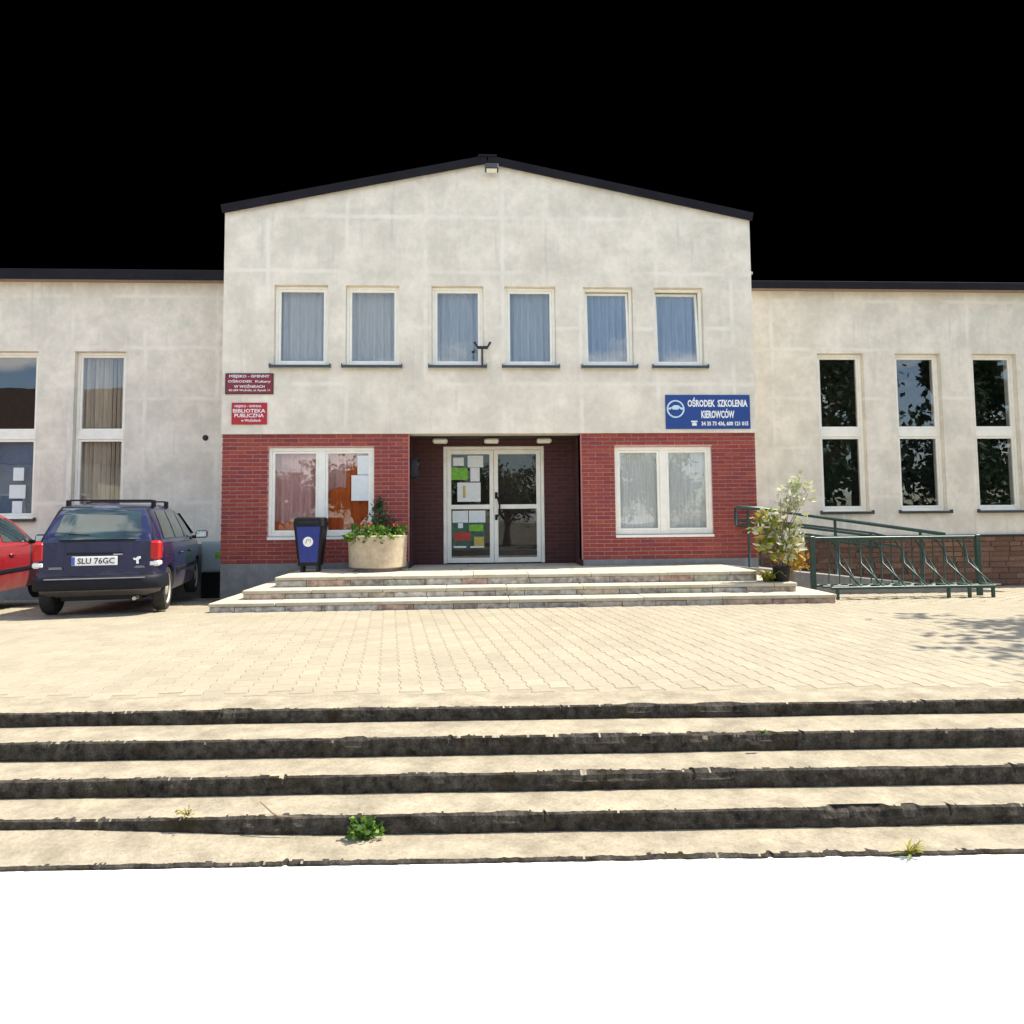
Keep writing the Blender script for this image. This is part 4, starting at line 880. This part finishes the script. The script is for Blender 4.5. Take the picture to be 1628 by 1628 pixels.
# ------------------------------------------------------------------ cars
def smooth_interp(pts, y):
    """piecewise cosine interpolation"""
    if y <= pts[0][0]: return pts[0][1]
    for (a, va), (b, vb_) in zip(pts[:-1], pts[1:]):
        if y <= b: t_ = (y - a) / (b - a); return va + (vb_ - va) * t_
    return pts[-1][1]
def make_car(name, label, loc, rz, paint, L, Wd, belt, roofp, wheelb, rear_oh, glassy, estate=True, windows=()):
    """y forward from the rear bumper, x right, z up; origin on the ground under the rear axle"""
    car = tag(empty(name, loc, rz), label, 'car')
    hw = Wd / 2; ys = sorted({round(y, 3) for y in list(np.linspace(0.03, L - .03, 58)) + [p[0] for p in roofp]})
    wid = [(0, .82), (.06, .89), (.14, .935), (.3, .975), (.8, 1.0), (L * .6, 1.0), (L - .7, .97), (L - .25, .90), (L - .03, .78)]
    secs = []
    for y in ys:
        w_ = hw * smooth_interp(wid, y); zb = smooth_interp(belt, y); zr = max(smooth_interp(roofp, y), zb + .012)
        hgt = max(0.0, min(1.0, (zr - zb) / .50)); wr = w_ - .04 - .20 * hgt
        zs = smooth_interp([(0, .345), (.35, .23), (L - .5, .20), (L, .26)], y)
        S = [(0, zs), (w_ * .80, zs), (w_ * .95, zs + .03), (w_ * .985, zs + .14), (w_ * 1.0, .50), (w_ * 1.0, .62), (w_ * .992, zb - .10), (w_ * .972, zb - .02), (w_ * .945, zb)]
        for q in (.25, .5, .75): S.append((w_ * .945 + (wr - w_ * .945) * q + .012 * sin(pi * q) * hgt, zb + (zr - .05 * hgt - zb) * q))
        S += [(wr, zr - .045 * hgt - .002), (wr - .05, zr - .012 * hgt), (wr * .6, zr), (0, zr + .012 * hgt)]
        secs.append((y - rear_oh, S))
    K = len(secs[0][1]); full = 2 * K - 2; v_, f_ = [], []
    for y, S in secs: v_ += [(x, y, z) for x, z in S] + [(-x, y, z) for x, z in S[-2:0:-1]]
    for i in range(len(secs) - 1):
        for j in range(full): a = i * full + j; b = i * full + (j + 1) % full; f_.append((a, a + full, b + full, b))
    f_.append(tuple(range(full))); f_.append(tuple((len(secs) - 1) * full + full - 1 - j for j in range(full)))
    body = link('body', v_, f_, paint, car)
    bm = bmesh.new(); bm.from_mesh(body.data); bmesh.ops.recalc_face_normals(bm, faces=bm.faces); bm.to_mesh(body.data); bm.free()
    # wheel arches
    cm = MB()
    for yw in (0.0, wheelb):
        for s_ in (-1, 1): cm.lathe([(.345, 0), (.345, .30)], (0, 0, 0), 28); cm_n = 56; vv = cm.v[-56:]; cm.v[-56:] = [((hw - .22 + p[2]) * s_, yw + p[0], .295 + p[1]) for p in vv]
    cut = link('wheel_cut', cm.v, cm.f); bm = bmesh.new(); bm.from_mesh(cut.data); bmesh.ops.recalc_face_normals(bm, faces=bm.faces); bm.to_mesh(cut.data); bm.free()
    cut.parent = car
    md = body.modifiers.new('arch', 'BOOLEAN'); md.operation = 'DIFFERENCE'; md.object = cut; md.solver = 'EXACT'
    bpy.context.view_layer.update()
    me = bpy.data.meshes.new_from_object(body.evaluated_get(bpy.context.evaluated_depsgraph_get())); body.modifiers.clear(); body.data = me
    if not me.materials: me.materials.append(MAT[paint])
    me.materials.clear(); me.materials.append(MAT[paint])
    bpy.data.objects.remove(cut); autosmooth(body, 32)
    # wheels
    for yw in (0.0, wheelb):
        for s_ in (-1, 1):
            wh = bpy.data.objects.new('wheel', None); COL.objects.link(wh); wh.parent = car; wh.location = (s_ * (hw - .10), yw, .295); wh.rotation_euler = (0, s_ * pi / 2, 0)
            autosmooth(MB().lathe([(.20, -.08), (.27, -.085), (.295, -.06), (.297, .04), (.28, .07), (.215, .075), (.20, .05)], (0, 0, 0), 32).build('tyre', 'rubber', wh))
            autosmooth(MB().lathe([(.205, .03), (.212, .066), (.195, .070), (.18, .05), (.10, .045), (.06, .062), (.0, .064)], (0, 0, 0), 28).build('rim', 'dust_steel', wh))
    MB().box(-hw * .62, hw * .62, -.30, wheelb + .4, .19, .30).build('underbody', 'black', car)
    def sec_at(y):                                                  # body y (from bumper) -> section points
        w_ = hw * smooth_interp(wid, y); zb = smooth_interp(belt, y); zr = max(smooth_interp(roofp, y), zb + .012); hgt = max(0, min(1, (zr - zb) / .50))
        return w_, zb, zr, w_ - .04 - .20 * hgt
    def side_pt(y, q, s_, off=.006):
        w_, zb, zr, wr = sec_at(y); hgt = max(0, min(1, (zr - zb) / .5)); z = zb + (zr - .05 * hgt - zb) * q
        return (s_ * (w_ * .945 + (wr - w_ * .945) * q + .012 * sin(pi * q) * hgt + off), y - rear_oh, z)
    for s_ in (-1, 1):
        for (ya, yb, qa, qb, q2) in windows:                         # ya,yb at belt; qa.. at top
            m_ = MB(); nn = 8; v2 = []
            for k in range(5):
                q = .07 + (.90 - .07) * k / 4
                for i in range(nn + 1): y = (ya + (qa - ya) * k / 4) + ((yb + (qb - yb) * k / 4) - (ya + (qa - ya) * k / 4)) * i / nn; v2.append(side_pt(y, q, s_))
            m_.add(v2, [(k * (nn + 1) + i, k * (nn + 1) + i + 1, (k + 1) * (nn + 1) + i + 1, (k + 1) * (nn + 1) + i) if s_ > 0 else ((k + 1) * (nn + 1) + i, (k + 1) * (nn + 1) + i + 1, k * (nn + 1) + i + 1, k * (nn + 1) + i) for k in range(4) for i in range(nn)])
            m_.build('side_window', 'carglass', car, True)
        mr = bpy.data.objects.new('mirror', None); COL.objects.link(mr); mr.parent = car; ym = windows[-1][1] - rear_oh - .13; zb = smooth_interp(belt, ym + rear_oh)
        mr.location = (s_ * (hw - .05), ym, zb + .05)
        MB().cbox(min(0, s_ * .07), max(0, s_ * .07), -.03, .03, -.05, .0, .008).build('stalk', 'black', mr)
        MB().cbox(min(s_ * .05, s_ * .24), max(s_ * .05, s_ * .24), -.03, .08, -.045, .085, .03).build('shell', paint if estate else 'black', mr)
        MB().box(min(s_ * .07, s_ * .22), max(s_ * .07, s_ * .22), -.036, -.031, -.025, .065).build('mirror_glass', 'chrome', mr)
        for (ya, yb, *_r) in windows[-2:]:
            y_ = ya + .10 - rear_oh; MB().cbox(min(s_ * (hw - .004), s_ * (hw + .024)), max(s_ * (hw - .004), s_ * (hw + .024)), y_, y_ + .17, .735, .765, .008).build('door_handle', paint, car)
        MB().cbox(min(s_ * (hw - .005), s_ * (hw + .014)), max(s_ * (hw - .005), s_ * (hw + .014)), .42, wheelb - .42, .50, .555, .006).build('side_moulding', 'bumper', car)
    # windscreen
    return car, hw, sec_at
car, hw, sec = make_car('estate_car', 'dusty dark blue estate car with roof bars parked nose to the wall', (-4.92, 10.08, -.005), radians(12.5), 'carblue', 3.98, 1.53,
    [(0, .94), (.5, .95), (2.6, .93), (3.2, .90), (4.2, .72)],
    [(0.03, .95), (.05, 1.02), (.15, 1.16), (.30, 1.36), (.42, 1.43), (.70, 1.455), (1.6, 1.46), (2.15, 1.42), (2.45, 1.33), (3.0, .985), (3.2, .93), (4.2, .70)], 2.50, .60, True, True,
    ((.42, 1.12, .58, 1.16, 0), (1.20, 1.95, 1.24, 1.92, 0), (2.02, 2.86, 1.99, 2.34, 0)))
ro = .60
def tail_y(z):                                                      # rear surface of the loft at height z
    R_ = [(0.03, .95), (.05, 1.02), (.15, 1.16), (.30, 1.36), (.42, 1.43)]
    for (a, za), (b, zb) in zip(R_[:-1], R_[1:]):
        if z <= zb: return a + (b - a) * max(0, z - za) / (zb - za) if z > za else a
    return .42
# rear window, its rubber, tail lamps, plate, bumper, badges
def tail_panel(name, mat, xw0, xw1, z0, z1, off, n=8, smooth=True, x_off=0, thick=None):
    m_ = MB(); v_ = []
    for k in range(n + 1):
        z = z0 + (z1 - z0) * k / n; w_ = xw0 + (xw1 - xw0) * k / n
        for i in range(9): t_ = -1 + i / 4; v_.append((x_off + w_ * t_, tail_y(z) - ro - off - .0 + .035 * abs(t_) ** 3 * (1 if abs(w_) > .3 else 0), z))
    m_.add(v_, [(k * 9 + i, k * 9 + i + 1, (k + 1) * 9 + i + 1, (k + 1) * 9 + i) for k in range(n) for i in range(8)]); return m_.build(name, mat, car, smooth)
tail_panel('tailgate', 'carblue', .59, .56, .515, .945, .020)
tail_panel('window_rubber', 'black', .655, .525, .955, 1.41, .012)
tail_panel('rear_window', 'carglass', .615, .495, .985, 1.39, .020)
for s_ in (-1, 1):
    tlm = bpy.data.objects.new('tail_lamp', None); COL.objects.link(tlm); tlm.parent = car; tlm.location = (s_ * (hw - .115), -ro + .055, .63)
    autosmooth(MB().cbox(-.055 if s_ > 0 else -.085, .085 if s_ > 0 else .055, -.035, .14, .075, .33, .03).build('red_lens', 'tailred', tlm)); autosmooth(MB().cbox(-.052 if s_ > 0 else -.082, .082 if s_ > 0 else .052, -.034, .14, .0, .074, .02).build('clear_lens', 'tailclear', tlm))
bm_ = MB(); v_ = []
prof_b = [(-.0, .525), (-.035, .515), (-.052, .485), (-.056, .43), (-.045, .375), (-.01, .345), (.10, .34)]
xsb = [(-hw - .002, .42), (-hw + .02, .16), (-hw + .07, .07), (-hw + .18, .02), (-.4, .0), (.4, .0), (hw - .18, .02), (hw - .07, .07), (hw - .02, .16), (hw + .002, .42)]
for x, dy_ in xsb:
    for p in prof_b: v_.append((x, -ro + p[0] + dy_, p[1]))
kb = len(prof_b)
bm_.add(v_, [(i * kb + j, (i + 1) * kb + j, (i + 1) * kb + j + 1, i * kb + j + 1) for i in range(len(xsb) - 1) for j in range(kb - 1)] + [tuple(range(kb)), tuple((len(xsb) - 1) * kb + kb - 1 - j for j in range(kb))])
autosmooth(bm_.build('rear_bumper', 'bumper', car), 50)
MB().cbox(-.57, .57, -ro - .058, -ro - .04, .488, .500, .003).build('bumper_strip', plain('bumper_trim', (.22, .22, .23), .5), car)
pt = bpy.data.objects.new('number_plate', None); COL.objects.link(pt); pt.parent = car; pt.location = (-.02, -ro - .003, .715)
MB().cbox(-.26, .26, -.012, .0, -.057, .057, .003).build('plate', 'white', pt); MB().box(-.258, -.222, -.0135, -.012, -.054, .054).build('country_band', plain('plate_blue', (.05, .10, .45), .5), pt)
letter('SLU 76GC', .018, -.0135, 0, .42, .075, 'black', pt, bold=.01)
MB().cbox(-.34, .30, -ro + -.006, -ro + .006, .795, .825, .004).build('tailgate_grip', 'bumper', car)
MB().cbox(.19, .30, -ro - .012, -ro - .004, .785, .80, .002).build('badge', 'chrome', car)
MB().box(-.535, -.385, -ro - .008, -ro - .004, .620, .626).box(-.53, -.39, -ro - .008, -ro - .004, .634, .640).build('badge', 'steel', car); MB().box(.44, .56, -ro - .008, -ro - .004, .620, .626).box(.45, .55, -ro - .008, -ro - .004, .634, .639).build('badge', 'steel', car)
stk = [(-.05, .045), (-.02, .04), (.005, .06), (.04, .065), (.042, .035), (.015, .02), (.02, -.03), (-.012, -.032), (-.012, .012), (-.045, .02)]
MB().add([(.47 + x, -ro - .006, .70 + z) for x, z in stk], [tuple(reversed(range(len(stk))))]).build('sticker', 'white', car)
MB().tube([(.12, -ro + .21, .99), (-.10, -ro + .045, 1.035), (-.34, -ro + .06, 1.06)], .008, 6).build('rear_wiper', 'black', car)
MB().tube([(.45, -.45, .23), (.45, -ro - .04, .23)], .024, 8).build('exhaust', 'steel', car)
for y in (.05, .95):
    rb_ = bpy.data.objects.new('roof_bar', None); COL.objects.link(rb_); rb_.parent = car; rb_.location = (0, y, 1.43)
    MB().cbox(-.51, .51, -.02, .02, .058, .080, .006).build('bar', 'black', rb_)
    for s_ in (-1, 1): MB().cbox(s_ * .52 - .028, s_ * .52 + .028, -.03, .03, -.03, .074, .010).build('foot', 'black', rb_)
# windscreens front and red car
car2, hw2, _s = make_car('hatchback_car', 'dusty red car at the left edge beside the blue estate car', (-7.22, 9.72, -.005), radians(12.5), 'carred', 3.75, 1.60,
    [(0, .90), (.5, .91), (2.3, .90), (2.8, .86), (3.75, .68)],
    [(0.03, .90), (.10, 1.0), (.35, 1.22), (.55, 1.33), (.9, 1.38), (1.5, 1.385), (1.8, 1.35), (2.05, 1.27), (2.6, .95), (2.8, .88), (3.75, .66)], 2.40, .62, True, False,
    ((.62, 1.30, .74, 1.30, 0), (1.38, 2.58, 1.36, 2.05, 0)))
for c_, ro_, ye0, ye1, ze0, ze1, w0, w1, nm in ((car, .60, 2.99, 2.47, .99, 1.32, .70, .56, 'windscreen'), (car2, .62, 2.59, 2.07, .955, 1.26, .66, .54, 'windscreen')):
    m_ = MB(); v_ = [(-w0, ye0 - ro_ + .012, ze0 + .014), (w0, ye0 - ro_ + .012, ze0 + .014), (w1, ye1 - ro_ + .012, ze1 + .016), (-w1, ye1 - ro_ + .012, ze1 + .016)]; m_.add(v_, [(0, 1, 2, 3)]); m_.build(nm, 'carglass', c_)
MB().add([(-.55, -.62 + .13, 1.03), (.55, -.62 + .13, 1.03), (.48, -.62 + .45, 1.29), (-.48, -.62 + .45, 1.29)], [(0, 1, 2, 3)]).build('rear_window', 'carglass', car2)
# ------------------------------------------------------------------ trees round the yard (seen in the panes and by their shadow)
def leaf_tree(name, label, loc, h, r, trunk_h, nleaf, sz, conifer=False, seed=1, cat='tree', group='trees round the yard'):
    random.seed(seed); o = tag(empty(name, loc), label, cat, group); tm_ = MB(); lm = MB()
    tm_.tube([(0, 0, -.4), (.05, .02, h * .3), (-.04, .03, h * .6), (.02, 0, h * .92)], [r * .085, r * .07, r * .045, .02], 9)
    cl = []
    if conifer:
        for i in range(110):
            q = random.random() ** .8; z = trunk_h + (h - trunk_h) * q; rr = r * (1 - q) ** .85 * random.uniform(.35, 1.05) + .05; a = random.random() * 2 * pi
            cl.append((Vector((rr * cos(a), rr * sin(a), z - rr * .18)), .16 + .22 * (1 - q)))
            if i % 3 == 0: tm_.tube([(0, 0, z + .1), (rr * cos(a), rr * sin(a), z - rr * .15)], [.04 * (1 - q) + .01, .008], 5)
    else:
        for i in range(13):
            a = i * 2.4 + random.gauss(0, .3); q = random.uniform(.1, 1); z1_ = trunk_h + (h - trunk_h) * (.25 + .7 * q); rr = r * random.uniform(.45, .95) * sqrt(max(.1, 1 - (q - .35) ** 2))
            p0 = Vector((0, 0, trunk_h * .75 + (h - trunk_h) * q * .4)); p2 = Vector((rr * cos(a), rr * sin(a), z1_ * .95)); p1 = p0.lerp(p2, .5) + Vector((0, 0, .25))
            tm_.tube([p0, p1, p2], [r * .035, r * .022, .012], 6)
            for _ in range(9): cl.append((p1.lerp(p2, random.uniform(.2, 1.15)) + Vector((random.gauss(0, r * .16), random.gauss(0, r * .16), random.gauss(0, r * .13))), r * random.uniform(.07, .13)))
    k = max(1, nleaf // len(cl)); foliage(lm, cl, k, sz, sz * .3, upb=-.2 if conifer else .2)
    autosmooth(tm_.build('trunk', 'wood', o)); lm.build('crown', 'tree' if not conifer else 'leafdark', o); return o
leaf_tree('leafy_tree', 'leafy tree standing right of the yard and shading the paving', (10.1, 6.6, 0), 8.6, 2.3, 2.6, 4200, .20, seed=3)
TREES = [((14.5, -4.0), 11, 2.6, 11), ((18.5, -6.5), 12.5, 2.9, 12), ((22.5, -5.0), 12, 2.8, 13), ((26.5, -9.0), 13, 3.0, 14), ((30.0, -14.0), 13.5, 3.0, 16)]
proto = None; wd_ = ['nearest', 'second', 'third', 'fourth', 'fifth', 'sixth']
for i, ((x, y), h, r_, sd_) in enumerate(TREES):
    lab = 'dark conifer behind the viewer at right, %s of the row, mirrored in the wing windows' % wd_[i]
    if proto is None: proto = leaf_tree('conifer_tree', lab, (x, y, -.45), 12, 2.8, .8, 6500, .36, True, 11); o = proto
    else:
        o = proto.copy(); COL.objects.link(o); o['label'] = lab; o.location = (x, y, -.45); o.rotation_euler = (0, 0, i * 1.3)
        for c in proto.children: d = c.copy(); COL.objects.link(d); d.parent = o
    o.scale = (r_ / 2.8, r_ / 2.8, h / 12)
lt = None
for i, (x, y, h, s_) in enumerate(((6.5, -15, 4.6, 1.2), (10.5, -17, 5.5, 1.2), (2.0, -19, 5.0, 1.3), (-2.5, -18, 4.4, 1.2), (-7.0, -19, 5.2, 1.4), (-11.5, -18, 4.6, 1.3))):
    lab = 'round leafy tree across the street behind the viewer, %s from the conifers' % ('second', 'first', 'third', 'fourth', 'fifth', 'sixth')[i]
    if lt is None: lt = leaf_tree('leafy_tree', lab, (x, y, -.45), 5.0, 2.2, 1.2, 4200, .24, seed=31); o = lt
    else:
        o = lt.copy(); COL.objects.link(o); o['label'] = lab; o.location = (x, y, -.45)
        for c in lt.children: d = c.copy(); COL.objects.link(d); d.parent = o
    o.scale = (s_, s_, h / 5.0)
# house across the street, mirrored in the left wing windows
hs = tag(empty('house', (-21.5, -9, -.45)), 'house with dark tiled roof across the street, mirrored in the left windows', 'house')
MB().box(-6, 5, -4, 4, 0, 4.4).build('wall', 'housewall', hs)
MB().add([(-6.5, -4.6, 4.2), (5.5, -4.6, 4.2), (5.5, 4.6, 4.2), (-6.5, 4.6, 4.2), (-6.5, 0, 8.3), (5.5, 0, 8.3)], [(0, 1, 5, 4), (2, 3, 4, 5), (0, 4, 3), (1, 2, 5), (0, 3, 2, 1)]).build('roof', 'tile', hs)
for i in range(4):
    x = -4.6 + i * 2.7; wn = MB().box(x, x + 1.1, 3.99, 4.05, 1.4, 2.9).build('window', 'pvc', hs); MB().box(x + .08, x + 1.02, 4.051, 4.06, 1.48, 2.82).build('pane', 'carglass', wn)
# ---- parents placed in world metres: cancel the parent's own offset for nested pieces
bpy.context.view_layer.update()
sc.cycles.max_bounces = 8; sc.cycles.diffuse_bounces = 5; sc.cycles.transparent_max_bounces = 12; sc.cycles.use_denoising = True
